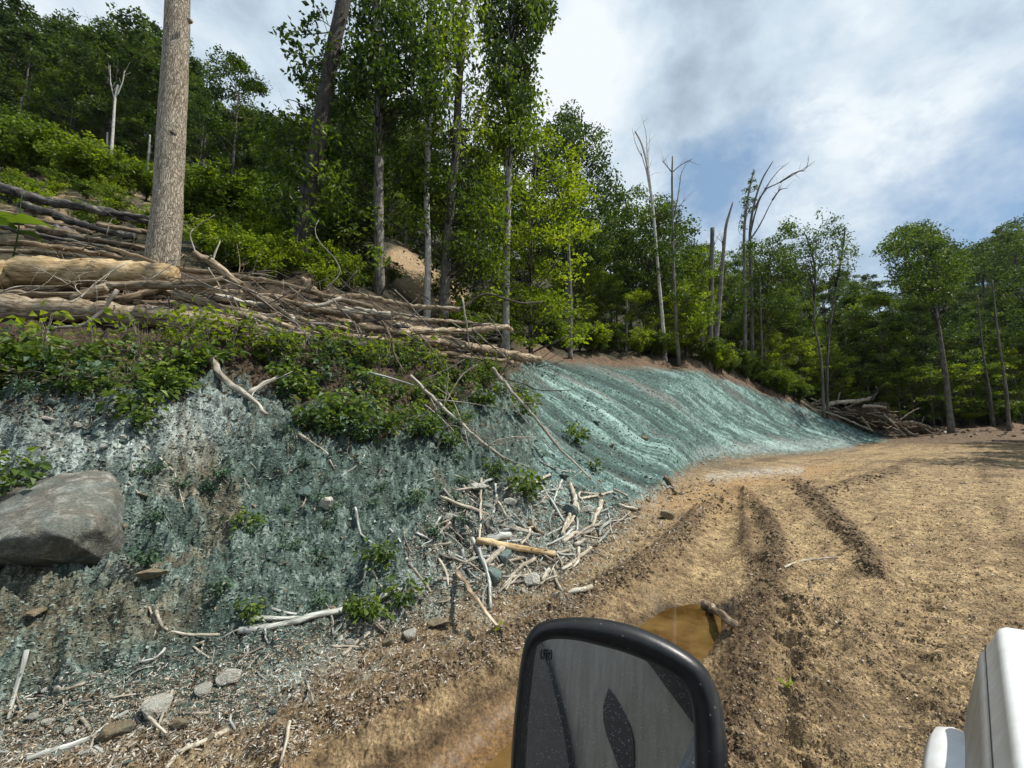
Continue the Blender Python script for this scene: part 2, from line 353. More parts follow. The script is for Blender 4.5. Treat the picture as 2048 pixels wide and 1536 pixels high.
# crawler-track bars across the flat strip right of ridge B
dB = gline([(1600, 1180), (1590, 1260), (1590, 1350), (1600, 1440), (1610, 1560)]); strip = np.exp(-(dB / .22) ** 2)
bars = strip * .085 * np.clip(np.sin(Y * 21 + X * 5 + 1.2 * pn(X * 3, Y * 3)), -.4, 1) * (fbm(X * 3, Y * 3, 3) > -.15)
dC = gline([(1560, 1010), (1620, 1060), (1660, 1110), (1700, 1160)]); gr = lambda pts, wd: np.exp(-(gline(pts) / wd) ** 4)
trk1 = gr([(1440, 1010), (1440, 1080), (1400, 1150), (1340, 1220)], .26); trk2 = gr([(1545, 1000), (1600, 1060), (1640, 1130), (1600, 1220), (1570, 1330), (1560, 1540)], .24)
trk3 = gr([(1760, 940), (1840, 1010), (1900, 1100), (1930, 1250)], .28); trk4 = gr([(1660, 960), (1730, 1020), (1800, 1110), (1830, 1250)], .2)
tread = np.sign(np.sin(Y * 30 + X * 16 + .5 * pn(X * 2, Y * 2))) * sstep(.05, .35, fbm(X * 1.6 + 3, Y * 1.6, 3) + .25)
presses = trk1 + trk2 + .6 * trk3 + .6 * trk4
bars2 = np.exp(-(dC / .35) ** 2) * .022 * np.sin(Y * 16 - X * 12 + pn(X * 2, Y * 2))
pud = np.exp(-(gline([(820, 1560), (960, 1480), (1050, 1400), (1200, 1320), (1330, 1250), (1390, 1200)]) * (1 + .25 * fbm(X * 3, Y * 3, 3)) / .33) ** 4)
rut = gline([(1340, 1210), (1400, 1140), (1440, 1080), (1470, 1020)]); rutd = np.exp(-(rut / .28) ** 2)
ditch = np.exp(-(gline([(480, 1430), (640, 1370), (760, 1300), (880, 1260), (1000, 1225), (1120, 1160), (1200, 1120), (1280, 1060)]) / .14) ** 2)
D -= road * sstep(.1, .7, pud) * (.75 * (D + 0.))
trk5 = gr([(1700, 1560), (1790, 1300), (1850, 1100), (1890, 980), (1905, 925)], .17); trk6 = gr([(2080, 1330), (2010, 1100), (1960, 990), (1940, 925)], .17); flat_ = np.clip(trk5 + trk6 + .7 * trk3 + .6 * trk2 + .6 * trk1, 0, 1) * road
D -= flat_ * .65 * D; presses = presses + .6 * trk5 + .6 * trk6
D += road * (ridges + bars + bars2 - pud * .15 - rutd * .05 - presses * (.05 + .022 * tread)) - ditch * .07 * sstep(.3, -.1, Tg)
washy = gline([(1330, 1010), (1420, 975), (1540, 955), (1650, 935)])
D -= np.exp(-(washy / .6) ** 2) * .05
D += sstep(-.4, -.05, Tg) * sstep(.5, .1, Tg) * sstep(1150, 1250, UU) * sstep(1560, 1450, UU) * .10 * fbm(X * 2.5, Y * 2.5, 4, .6, True)
# boulder seat hollow
Zg = Zg + D
UU, VV = proj(X, Y, Zg)

def hq(x, y):
    x = np.asarray(x, float); y = np.asarray(y, float)
    a = np.clip((np.arctan2(x, y) - AZ0) / (AZ1 - AZ0) * (NA - 1), 0, NA - 1.001)
    b = np.clip(np.interp(np.log(np.maximum(np.hypot(x, y), 1.01)), lr, np.arange(NR)), 0, NR - 1.001)
    i = a.astype(int); j = b.astype(int); fa = a - i; fb = b - j
    return Zg[i, j] * (1 - fa) * (1 - fb) + Zg[i + 1, j] * fa * (1 - fb) + Zg[i, j + 1] * (1 - fa) * fb + Zg[i + 1, j + 1] * fa * fb
def hz(x, y): return float(hq(x, y))
_ys = np.exp(np.linspace(math.log(1.2), math.log(160), 1500))
def drop(u, v, lift=0.):
    """where the sight line through u,v meets the ground"""
    d = pixdir(u, v); x = d.x / d.y * _ys; z = CAMH + d.z / d.y * _ys
    below = np.nonzero(z <= hq(x, _ys))[0]
    if len(below) == 0: y = 60.
    else:
        k = below[0]
        if k == 0: y = _ys[0]
        else:
            e1 = z[k - 1] - hz(x[k - 1], _ys[k - 1]); e0 = hz(x[k], _ys[k]) - z[k]; f = e1 / (e1 + e0 + 1e-9); y = _ys[k - 1] * (1 - f) + _ys[k] * f
    p = P(u, v, y); return Vector((p.x, p.y, hz(p.x, p.y) + lift))

# ---- per-vertex base colour
def C(*c): return np.array(c, float)
def mixc(a, b, f): return a + (b - a) * np.clip(f, 0, 1)[..., None]
n_f = fbm(X * 5.5, Y * 5.5, 5, .65); n_c = fbm(X * .9, Y * .9, 4); n_v = fbm(X * 22, Y * 22, 3, .7)
col = np.zeros(X.shape + (3,)); wet = np.zeros_like(X)
streak = fbm(S_ * .35 + 2, Q_ * 1.2, 4)
tan = mixc(C(.175, .120, .062) * np.ones(3), C(.49, .355, .19), .55 + 1.2 * n_f + .5 * mid_ + .5 * tex1)
mud = mixc(C(.066, .042, .024) * np.ones(3), C(.19, .125, .068), .5 + .9 * n_f + .4 * n_v)
lane = fbm((X * .669 - Y * .743) * 1.3, (X * .743 + Y * .669) * .10 + 3, 4, .6); patch_ = fbm(X * .45 + 8, Y * .45, 4, .55)
mud_shade = np.clip(ridges / .10, 0, 1.1) * (.75 + .6 * n_f) + .75 * sstep(-.05, .5, lane + .4 * patch_ + .25 * n_f) + .5 * sstep(.0, .5, n_c + .6 * n_f) + .55 * sstep(.12, .5, -tex1 - .3 * small) + strip * .25 + .35 * np.clip(-small, 0, 1) + sstep(-.55, -.1, Tg) * .55  # mud tone, plus painted speckle in hollows standing for shadows of small clods
mud_shade = np.maximum(mud_shade, .55 * np.exp(-(gline([(560, 1500), (900, 1370), (1150, 1235), (1330, 1110), (1420, 1020)]) / .5) ** 2))
roadc = mixc(tan, mud, mud_shade * (.9 - .45 * np.clip(presses, 0, 1)) - presses * .10)
roadc = mixc(roadc, C(.40, .25, .115) * np.ones_like(roadc), np.exp(-(washy / 1.2) ** 2) * .75 * sstep(-.3, .3, n_c + .3))
rim = sstep(.08, .3, pud) ; roadc = mixc(roadc, C(.085, .055, .03) * np.ones_like(roadc), rim * .75)
wetp = sstep(.25, .85, pud); roadc = mixc(roadc, C(.15, .085, .032) * np.ones_like(roadc), wetp * .9)
darkwet = np.exp(-(gline([(1330, 1185), (1450, 1195)]) / .16) ** 2); roadc = mixc(roadc, C(.055, .045, .035) * np.ones_like(roadc), darkwet * .8)
wet = np.maximum(wetp, darkwet * .6)
# shade bands on the far road, painted into the soil colour
far_shade = sstep(16, 20, RR) * sstep(44, 30, RR) * sstep(0., .35, fbm(S_ * .12, Q_ * .3 + 4, 4)) * road
roadc = mixc(roadc, C(.10, .07, .045) * np.ones_like(roadc), far_shade * .5)
# sprayed bank: blue-green mulch over grey-brown dirt
tealD = C(.040, .064, .058); tealM = C(.088, .160, .143); tealL = C(.40, .56, .52)
ft = .48 + rill * .85 + rill2 * .55 + .35 * fbm(S_ * .25 + warp, Q_ * .06, 3) + .45 * n_v + .4 * n_f + .3 * n_c
far_c = mixc(mixc(tealD * np.ones(3), tealM, ft * 1.6), tealL, ft * 1.4 - .68)
greyrock = mixc(C(.09, .085, .08) * np.ones(3), C(.22, .20, .18), .5 + n_f)
far_c = mixc(far_c, greyrock, .75 * sstep(.15, .55, fbm(S_ * .5 + 7, Q_ * .12, 4)))
brownrock = mixc(C(.11, .085, .055) * np.ones(3), C(.30, .225, .13), .5 + n_f)
nb = .30 + .55 * n_f + .5 * n_v + .30 * crag + .25 * n_c
near_c = mixc(mixc(C(.028, .038, .031) * np.ones(3), C(.092, .142, .118), nb * 1.6), C(.36, .42, .375), nb * 1.6 - .78)
near_c = mixc(near_c, brownrock, .55 * sstep(.12, .4, fbm(X * 1.3 + 11, Y * 1.3, 5, .6) + .35 * sstep(420, 200, pline([(300, 1100), (0, 1250), (340, 1010)]) * 2.) - .1))
whit = np.exp(-(pline([(30, 900), (260, 880), (430, 820)]) / 75) ** 2) + np.exp(-(pline([(1000, 1060), (1180, 1060), (1290, 990)]) / 70) ** 2) + .8 * np.exp(-(pline([(560, 1380), (760, 1270), (880, 1150)]) / 60) ** 2)
near_c = mixc(near_c, C(.46, .52, .49) * np.ones_like(near_c), whit * (.55 + .9 * n_v + .7 * n_f) * .8)
tb = sstep(-.14, .14, Tg + .25 * n_f + .12 * n_c + .42 * sstep(800, 420, UU) * sstep(0, 150, 1560 - VV))
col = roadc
bankc = mixc(near_c, far_c, sstep(.25, .75, farbank + .0))
col = mixc(col, bankc, tb)
# mulch overspray spilled on to the road edge
spill = sstep(-.9, -.1, Tg + .5 * n_c + .35 * n_f) * (1 - tb) * sstep(-300, 200, 1400 - UU)
col = mixc(col, C(.24, .26, .22) * np.ones_like(col), spill * .75 * sstep(-.1, .5, n_v + n_f))
ov2 = np.exp(-(pline([(1400, 905), (1560, 893), (1700, 886)]) / 12) ** 2); col = mixc(col, C(.36, .41, .39) * np.ones_like(col), ov2 * .7 * sstep(-.5, .3, n_f))
ov3 = np.exp(-(pline([(1420, 955), (1520, 945), (1600, 940)]) / 9) ** 2); col = mixc(col, C(.5, .52, .5) * np.ones_like(col), ov3 * .7 * sstep(-.3, .3, n_f))
# above the sprayed part: brown soil, forest floor
soil = mixc(C(.030, .022, .015) * np.ones(3), C(.12, .085, .055), .5 + n_f)
soil = mixc(soil, C(.22, .145, .09) * np.ones_like(soil), sstep(1000, 1080, UU) * (.5 + .6 * n_f))
ffl = mixc(C(.020, .022, .012) * np.ones(3), C(.075, .065, .035), .5 + n_f + .6 * n_c)
lim = np.interp(UU, [0, 400, 900, 1040, 1075], [1.12, 1.18, 1.15, 1.7, 1.97])
ab = np.maximum(sstep(-.10, .10, Tg - lim + .22 * n_f), sstep(1745, 1790, UU) * sstep(-.3, .1, Tg))
col = mixc(col, soil, ab)
col = mixc(col, ffl, sstep(2.75, 3.1, Tg + .2 * n_c))
tanhill = mixc(C(.30, .20, .11) * np.ones(3), C(.46, .34, .20), .5 + n_f)
md = sstep(46, 24, pline([(800, 530), (860, 575), (900, 600)]) * (1 + .2 * n_c)) * (Tg > 3.0) * (RR > 13)
col = mixc(col, tanhill, md)
mh = sstep(.0, .35, n_c + .4 * n_f + .1) * (Tg > 3.5) * (Tg < 4.8) * sstep(520, 300, UU); col = mixc(col, tanhill, mh * .7)
col *= (1 + .22 * n_v)[..., None]; col = np.clip(col, .008, .75)

# mesh: fine sector in view + coarse sector behind the camera
baz = np.linspace(AZ1, AZ0 + 2 * PI, 42)[1:-1]; tt = (baz - AZ1) / (AZ0 + 2 * PI - AZ1)
Zb = Zg[-1][None, :] * (1 - sstep(0, .5, tt))[:, None] + Zg[0][None, :] * sstep(.6, 1, tt)[:, None]
AA = np.concatenate([az, baz]); ZZ = np.vstack([Zg, Zb]); nA = len(AA)
vx = np.stack([np.sin(AA)[:, None] * rr_[None], np.cos(AA)[:, None] * rr_[None], ZZ], -1).reshape(-1, 3)
I, J = np.meshgrid(np.arange(nA), np.arange(NR - 1), indexing='ij'); I2 = (I + 1) % nA
q = np.stack([I * NR + J, I * NR + J + 1, I2 * NR + J + 1, I2 * NR + J], -1).reshape(-1, 4)
g = MB(); g.add(vx, q); g.add([[0, 0, 0]]); cI = np.arange(nA) * NR
g.t.append(np.stack([np.full(nA, nA * NR), cI, np.roll(cI, -1)], -1))
m, k = mat('ground_soil'); oc = obc(k)
at = k.n('ShaderNodeAttribute', attribute_name='soil'); wt = k.n('ShaderNodeAttribute', attribute_name='wetness').outputs['Fac']
d1 = k.noise(oc, 55, 5, .7); d2 = k.noise(oc, 14, 5, .65, .5)
vo = k.n('ShaderNodeTexVoronoi', feature='F1', i={'Vector': oc, 'Scale': 34., 'Randomness': 1.}).outputs['Distance']
c = k.mix(1., at.outputs['Color'], k.ramp(d1, [(.30, .32), (.5, .95), (.72, 1.8)]), 'MULTIPLY')
c = k.mix(1., c, k.ramp(d2, [(.32, .62), (.68, 1.32)]), 'MULTIPLY')
rg = k.math('SUBTRACT', .93, k.math('MULTIPLY', wt, .42))
hgt = k.math('ADD', k.math('ADD', k.math('MULTIPLY', d1, .5), d2), k.math('MULTIPLY', vo, -.4))
bs = k.math('SUBTRACT', .75, k.math('MULTIPLY', wt, .68))
nb_ = k.n('ShaderNodeBump', i={'Height': hgt, 'Strength': bs, 'Distance': .06}).outputs[0]
b_ = k.n('ShaderNodeBsdfPrincipled', i={'Base Color': c, 'Roughness': rg, 'Specular IOR Level': .3, 'Normal': nb_})
k.n('ShaderNodeOutputMaterial', i={'Surface': b_.outputs[0]})
go = g.build('ground', m, smooth=True); setkind(go, 'structure')
cc = np.concatenate([col.reshape(-1, 3), np.full((len(baz) * NR, 3), .12), [[.15, .1, .06]]]); cc = np.hstack([cc, np.ones((len(cc), 1))])
a_ = go.data.attributes.new('soil', 'FLOAT_COLOR', 'POINT'); a_.data.foreach_set('color', cc.astype(np.float32).ravel())
ww = np.concatenate([wet.ravel(), np.zeros(len(baz) * NR + 1)]); a_ = go.data.attributes.new('wetness', 'FLOAT', 'POINT'); a_.data.foreach_set('value', ww.astype(np.float32))

# muddy water lying in the track
def puddle(pts, zoff, label):
    p = [Vector((*ground(u, v), 0)) for u, v in pts]; base = min(hz(x_, y_) for x_, y_ in (ground(1200, 1320), ground(1330, 1250), ground(1050, 1400), ground(1290, 1270), ground(980, 1460)))
    mb = MB(); n = len(p); mb.add([(q_.x, q_.y, 0) for q_ in p] + [tuple(sum(p, Vector()) / n)], None, [(i, (i + 1) % n, n) for i in range(n)])
    o = mb.build('puddle', M['water']); o.location.z = base + zoff; o['kind'] = 'structure'; o.name = 'puddle'
    return o
m, k = mat('muddy_water')
nz = k.noise(obc(k), 3.2, 3, .5)
finish(k, k.ramp(k.noise(obc(k), 2.6, 5), [(.38, (.070, .036, .010)), (.62, (.165, .098, .036))]), .03, nz, .02, .01, spec=.8); M['water'] = m
# ------------------------------------------------------------------ wood: logs, poles, sticks
def spline(pts, n):
    p = np.array([tuple(q) for q in pts], float)
    if len(p) == 2: t = np.linspace(0, 1, n)[:, None]; return p[0] * (1 - t) + p[1] * t
    e = np.vstack([2 * p[0] - p[1], p, 2 * p[-1] - p[-2]]); out = []
    for t in np.linspace(0, len(p) - 1 - 1e-6, n):
        i = int(t); f = t - i; a, b, c, d = e[i:i + 4]
        out.append(.5 * ((2 * b) + (c - a) * f + (2 * a - 5 * b + 4 * c - d) * f * f + (3 * b - a - 3 * c + d) * f ** 3))
    return np.array(out)
def add_grain(o, L=None):
    """grain direction attribute: x runs along the piece, y,z across it"""
    me = o.data; n = len(me.vertices); co = np.zeros(n * 3, np.float32); me.vertices.foreach_get('co', co); co = co.reshape(-1, 3).astype(float)
    c = co - co.mean(0); u_, s_, vt = np.linalg.svd(c[:: max(1, n // 400)], full_matrices=False)
    gsp = c @ vt.T; a = me.attributes.new('grain', 'FLOAT_VECTOR', 'POINT'); a.data.foreach_set('vector', gsp.astype(np.float32).ravel())
def wood_obj(name, pts, r0, r1, mat_, rng, sides=8, rough=.08, knots=0, twigs=0, wig=.0, jag=False, n=None, parent=None, twig_len=.6, flat=1.0):
    L = sum((Vector(a) - Vector(b)).length for a, b in zip(pts[:-1], pts[1:])); n = n or int(min(60, max(6, L / .09)))
    p = spline(pts, n); s = np.linspace(0, 1, n)
    if wig:
        for ax in range(3): p[:, ax] += wig * (pn(s * L * 1.3 + rng.rand() * 50, np.full(n, rng.rand() * 50)) + .4 * pn(s * L * 5 + rng.rand() * 50, np.full(n, 3.)))
    base = p[0].copy(); p = p - base
    r = r0 + (r1 - r0) * s; knk = rng.randn(n, 3) * r[:, None] * .22 * min(1, rough * 8); knk[0] = knk[-1] = 0; p = p + knk; r = r * (1 + rough * 1.5 * pn(s * L * 3 + rng.rand() * 90, np.full(n, rng.rand() * 9)))
    mb = MB(); mb.tube(p, r, sides, rough * .55, rng, flat=flat)
    for _ in range(knots):
        i = rng.randint(1, n - 1); d = rng.randn(3); d /= np.linalg.norm(d); l = r[i] + min(r[i], .035) * (.6 + rng.rand() * 1.6)
        mb.tube([p[i], p[i] + d * l], [min(.03, r[i] * .35), min(.02, r[i] * .2)], 5, .2, rng)
    if jag:
        for _ in range(9):
            tgt = p[-1] - p[-4]; tgt /= np.linalg.norm(tgt); o_ = rng.randn(3) * r1 * .5
            mb.tube([p[-1] + o_ * .8 - tgt * .05, p[-1] + tgt * rng.rand() * r1 * 5 + o_ * 1.1], [r1 * .35, r1 * .03], 4, .1, rng)
    for _ in range(twigs):
        i = rng.randint(n // 5, n - 1); d = p[min(i + 1, n - 1)] - p[i - 1]; d /= np.linalg.norm(d) + 1e-9; e = rng.randn(3) * .8; e[2] += .15; d = d * .8 + e; d /= np.linalg.norm(d)
        l = twig_len * (.3 + rng.rand()); q0 = p[i]; bend = rng.randn(3) * .25
        tp = np.array([q0 + d * l * t + bend * l * t * t for t in np.linspace(0, 1, 6)]); rt = max(.0018, min(r[i] * .45, .012))
        mb.tube(tp, np.linspace(rt, rt * .3, 6), 4)
        for _k in range(2):
            j = rng.randint(2, 5); d2 = d + rng.randn(3) * .7; d2 /= np.linalg.norm(d2); mb.tube([tp[j], tp[j] + d2 * l * .35, tp[j] + d2 * l * .55 + rng.randn(3) * .05 * l], [rt * .5, rt * .35, rt * .15], 3)
    o = mb.build(name, mat_, parent, smooth=True); o.location = base; add_grain(o); return o
R = np.random.RandomState(11)
PXM = lambda px, y: px * y / F_PX
def log(pts, y0, y1, w0, w1, mt, label, cat='log', name='fallen_log', group='logs piled along the top of the bank', **k):
    n = len(pts); q = [P(u, v, y0 + (y1 - y0) * i / (n - 1)) for i, (u, v) in enumerate(pts)]
    o = wood_obj(name, q, PXM(w0, y0) / 2, PXM(w1, y1) / 2, M[mt], R, **k); return tag(o, label, cat, group)
LOGS = [
 ([(-160, 528), (0, 541), (180, 547), (345, 557)], 6.1, 6.9, 80, 50, 'log_gold', 'thick golden barkless log behind the white-barked trunk foot, biggest of the pile', dict(sides=20, rough=.05, knots=4)),
 ([(-160, 605), (0, 615), (150, 620), (300, 635), (420, 648), (480, 657)], 5.7, 6.4, 62, 34, 'log_tan', 'long weathered log lying lowest in the pile above the leafy bank', dict(sides=16, rough=.09, knots=5)),
 ([(150, 600), (200, 580), (240, 572), (330, 571), (410, 568), (465, 558)], 5.95, 6.5, 20, 17, 'log_tan', 'curved tan log bending up at its left end between the two big logs', dict(sides=12, rough=.09, wig=.01)),
 ([(-80, 476), (60, 488), (150, 500), (260, 520), (380, 541), (510, 557), (640, 587), (745, 616)], 6.3, 8.2, 13, 10, 'log_brown', 'long thin brown pole lying across the foot of the big pale trunk', dict(sides=9, rough=.1, twigs=26, wig=.02)),
 ([(385, 504), (430, 533), (478, 568)], 6.0, 6.4, 13, 14, 'log_tan', 'short rough broken log sticking up out of the pile right of the pale trunk', dict(sides=9, rough=.2, wig=.015, knots=3, jag=True)),
 ([(345, 588), (400, 603), (460, 630)], 6.1, 6.5, 22, 18, 'log_tan', 'stubby tan log slanting down right below the curved log', dict(sides=12, rough=.1)),
 ([(350, 612), (430, 634), (520, 668)], 6.15, 6.6, 22, 16, 'log_tan', 'pale ragged log slanting down to the clump of torn roots', dict(sides=12, rough=.16, knots=4)),
 ([(480, 585), (560, 601), (640, 598), (719, 593), (820, 611), (922, 619)], 8.2, 10.6, 13, 10, 'log_tan', 'pale brown log along the top edge of the pile ending at the slim pale tree', dict(sides=10, rough=.1, twigs=6)),
 ([(800, 663), (870, 662), (927, 662), (1006, 654), (1022, 660)], 9.2, 11.0, 15, 10, 'log_tan', 'pale log end split into splinters at the right end of the pile', dict(sides=10, rough=.12, jag=True)),
 ([(790, 670), (870, 682), (945, 694), (1010, 706), (1081, 719)], 8.8, 12.4, 19, 15, 'log_tan', 'mottled log reaching farthest right, over the edge of the blue green bank', dict(sides=12, rough=.1, knots=3)),
 ([(740, 628), (859, 641), (930, 646), (1006, 653)], 9.4, 11.3, 10, 8, 'log_tan', 'slim pale log lying just above the splintered log end', dict(sides=8, rough=.12, wig=.02)),
 ([(560, 634), (640, 644), (712, 653), (800, 668), (850, 680)], 7.6, 9.0, 15, 14, 'log_brown', 'reddish brown log below the dark logs near the middle of the pile', dict(sides=10, rough=.1)),
 ([(800, 702), (910, 713), (960, 716), (1026, 724)], 8.9, 11.2, 10, 8, 'log_brown', 'thin brown log lowest at the right end of the pile', dict(sides=8, rough=.12)),
 ([(600, 615), (660, 623), (722, 636)], 7.7, 8.3, 16, 15, 'log_brown', 'short thick dark log inside the middle of the pile', dict(sides=10, rough=.08)),
 ([(612, 612), (648, 609), (682, 596)], 7.5, 7.8, 9, 8, 'stick_pale', 'short pale log lying crosswise on the dark logs in the middle of the pile', dict(sides=8, rough=.1)),
 ([(470, 628), (520, 636), (570, 652), (600, 662)], 6.7, 7.3, 17, 12, 'log_tan', 'pale barkless log just right of the torn root clump', dict(sides=10, rough=.14)),
 ([(-60, 362), (30, 383), (85, 401), (205, 422), (300, 452)], 10.2, 10.8, 21, 17, 'log_grey', 'dark grey log highest on the slope, ending behind the pale trunk', dict(sides=12, rough=.07)),
 ([(40, 408), (110, 430), (170, 450), (270, 474)], 9.2, 9.6, 17, 14, 'log_grey', 'second dark grey log from the top on the slope left of the pale trunk', dict(sides=10, rough=.12)),
 ([(80, 458), (150, 473), (205, 484), (292, 497)], 8.2, 8.6, 18, 13, 'log_brown', 'grey brown furrowed log just left of the pale trunk', dict(sides=10, rough=.14)),
 ([(-40, 486), (80, 486), (143, 488), (215, 502)], 7.2, 7.7, 11, 8, 'log_brown', 'thin brown log above the golden log at the left edge', dict(sides=8, rough=.12)),
 ([(-60, 500), (60, 503), (150, 511), (240, 522)], 6.9, 7.3, 10, 7, 'log_tan', 'thin tan log resting along the top of the golden log', dict(sides=8, rough=.12)),
 ([(-60, 582), (60, 588), (170, 589)], 5.9, 6.1, 15, 11, 'log_brown', 'brown log in the gap between the golden log and the lowest log', dict(sides=9, rough=.12)),
 ([(212, 493), (260, 508), (320, 529)], 6.7, 6.9, 8, 6, 'log_tan', 'short tan stick with a blunt upper end just left of the pale trunk foot', dict(sides=8, rough=.12)),
 ([(355, 464), (415, 473), (485, 489)], 9.6, 9.9, 13, 10, 'log_grey', 'dark log in the bushes right of the pale trunk', dict(sides=9, rough=.1)),
 ([(-80, 430), (20, 440), (90, 452), (150, 466)], 8.8, 9.1, 18, 14, 'log_grey', 'dark shaded log at the left edge behind the big leaves', dict(sides=10, rough=.12)),
 ([(575, 600), (600, 585), (622, 558)], 8.2, 8.3, 9, 8, 'log_brown', 'short brown stub leaning up out of the pile beside the bushes', dict(sides=8, rough=.1)),
]
for pts, y0, y1, w0, w1, mt, lab, kw in LOGS: log(pts, y0, y1, w0, w1, mt, lab, **kw)
# the lesser logs that fill the pile between the named ones
for i in range(120):
    u = 200 + 790 * R.rand(); top = np.interp(u, [200, 500, 800, 1000], [572, 574, 616, 662]); bot = np.interp(u, [200, 500, 800, 1000], [624, 672, 704, 722])
    v = top + (bot - top) * R.rand() ** .85; y = drop(u, v).y - .12 - .42 * R.rand() ** 1.5
    l = 60 + 120 * R.rand(); sl = np.interp(u, [200, 600, 1000], [.10, .17, .15]) + (.07 if R.rand() < .8 else .35) * R.randn(); w_ = 5 + 14 * R.rand() ** 2
    log([(u - l / 2, v - sl * l / 2), (u, v + 2 * R.randn()), (u + l / 2, v + sl * l / 2)], y - .12, y + .22, w_, w_ * .7, ['log_brown', 'log_tan', 'log_tan', 'stick_pale', 'log_brown', 'log_grey'][i % 6],
        'weathered lesser log wedged in the middle of the long log pile', group='lesser logs inside the pile', sides=8, rough=.16, wig=.02, jag=R.rand() < .5, knots=2, twigs=R.randint(0, 4), twig_len=.3)
for i in range(16):
    u = -60 + 360 * R.rand(); v = 425 + 75 * R.rand(); y = np.interp(v, [425, 500], [9.6, 7.4]) + .2 * R.randn(); l = 90 + 120 * R.rand(); sl = .2 + .06 * R.randn(); w_ = 7 + 8 * R.rand()
    log([(u - l / 2, v - sl * l / 2), (u + l / 2, v + sl * l / 2)], y - .2, y + .3, w_, w_ * .8, ['log_grey', 'log_brown'][i % 2], 'dark half shaded log among the logs left of the pale trunk', group='shaded logs left of the pale trunk', sides=8, rough=.13, wig=.015)

# thin branches and poles hanging out of the pile and down the bank
def branch(pts, y0, y1, w, mt, label, name='dead_branch', cat='branch', group=None, **k):
    n = len(pts); q = [P(u, v, y0 + (y1 - y0) * i / (n - 1)) for i, (u, v) in enumerate(pts)]
    kk = dict(sides=6, rough=.12, wig=.008); kk.update(k)
    o = wood_obj(name, q, PXM(w, y0) / 2, PXM(w * .6, y1) / 2, M[mt], R, **kk); return tag(o, label, cat, group)
branch([(-30, 600), (0, 586), (41, 572), (120, 572), (154, 562), (212, 562)], 5.5, 5.7, 3.5, 'stick_pale', 'thin pale branch arching across the front of the golden log', twigs=5)
branch([(140, 606), (165, 590), (205, 555), (253, 526)], 5.6, 5.9, 4, 'stick_pale', 'pale twig rising diagonally in front of the golden log', twigs=4)
branch([(362, 545), (420, 572), (461, 589), (478, 617), (530, 671), (581, 692)], 5.9, 6.0, 3, 'twig', 'grey whip-thin branch hanging from the pile past the torn roots', twigs=8)
branch([(437, 555), (530, 596), (581, 634), (632, 692)], 6.2, 6.4, 3, 'twig', 'thin grey branch curving down over the middle of the pile', twigs=8)
branch([(500, 580), (551, 621), (602, 655), (640, 705)], 6.6, 6.5, 2.6, 'twig', 'thin twiggy branch drooping onto the vines below the pile', twigs=8)
branch([(763, 641), (784, 682), (790, 713), (810, 746)], 7.2, 7.0, 6, 'log_brown', 'knobbly brown branch hanging down in front of the pile above the long poles', twigs=4)
branch([(236, 580), (215, 610), (195, 632), (164, 652), (118, 655), (98, 664), (95, 680), (112, 690), (150, 702), (178, 712)], 5.3, 5.0, 8, 'twig', 'twisted grey root hooking down in front of the lowest log', rough=.25, sides=8)
branch([(152, 699), (154, 743), (150, 790)], 5.0, 4.6, 6, 'stick_pale', 'short upright tan stake standing in the vines at left', rough=.1, sides=8)
branch([(420, 719), (444, 753), (485, 784), (512, 806), (533, 828)], 5.3, 4.9, 13, 'stick_pale', 'thick pale barkless branch sliding down the bank below the torn roots', rough=.13, sides=10, knots=2)
branch([(498, 788), (525, 772), (554, 753)], 5.25, 5.5, 13, 'stick_pale', 'short splintered white chunk beside the thick pale branch', rough=.25, sides=8)
branch([(490, 850), (500, 800), (520, 775), (585, 742)], 5.0, 5.4, 3, 'stick_teal', 'thin whitish twig bent like a hook beside the pale chunk')
branch([(739, 744), (780, 756), (828, 771)], 6.2, 6.5, 5, 'stick_teal', 'short whitish stick lying high in the vines by the long pole')
branch([(821, 751), (876, 805), (944, 867), (1009, 917)], 7.1, 6.9, 7.5, 'stick_pale', 'long pale pole leaning down the bank, left one of the two long poles', twigs=14)
branch([(985, 737), (1019, 778), (1064, 829), (1115, 891), (1183, 958)], 8.9, 8.1, 8, 'stick_pale', 'long smooth pale pole leaning down the bank, right one of the two long poles', twigs=5)
branch([(760, 630), (860, 700), (944, 658), (992, 700), (1047, 746)][2:], 9.2, 9.0, 4, 'twig', 'thin grey branch crossing the right end of the log pile', twigs=4)
branch([(790, 580), (814, 604), (842, 635), (876, 669), (915, 692)], 8.0, 8.2, 3, 'twig', 'thin grey twig slanting over the logs by the slim pale tree', twigs=4)
branch([(900, 618), (925, 616), (968, 588), (1006, 597), (1047, 607), (1085, 604)], 10.5, 10.8, 6, 'twig_dark', 'dark crooked branch reaching right above the end of the pile', twigs=7)
branch([(925, 600), (934, 655), (939, 698)], 9.4, 9.1, 5, 'twig', 'upright grey stick crossing the logs near the right end of the pile')
branch([(1000, 755), (1047, 768), (1081, 781), (1144, 780)], 9.4, 10.4, 3, 'twig_dark', 'dark thin branch reaching out over the edge of the blue green bank', twigs=2)
branch([(845, 761), (880, 745), (910, 730), (930, 718)], 7.3, 7.6, 2.5, 'twig', 'thin tan twig rising right from the top of the left long pole')
branch([(888, 811), (912, 768), (930, 745), (955, 728)], 7.3, 7.8, 3, 'twig', 'arched tan twig standing in the leaves between the long poles')
branch([(1020, 800), (1050, 840), (1090, 885), (1110, 905)], 8.6, 8.0, 3, 'twig', 'thin grey branch running beside the right long pole')
branch([(850, 810), (880, 835), (905, 860), (935, 890)], 7.0, 6.7, 3.5, 'stick_pale', 'thin pale branch lying beside the left long pole', twigs=5)
branch([(875, 930), (880, 890), (900, 850), (960, 872), (1010, 885), (1060, 930)], 6.6, 6.3, 2, 'twig', 'looping thin twig on the bank below the left long pole', twigs=8)
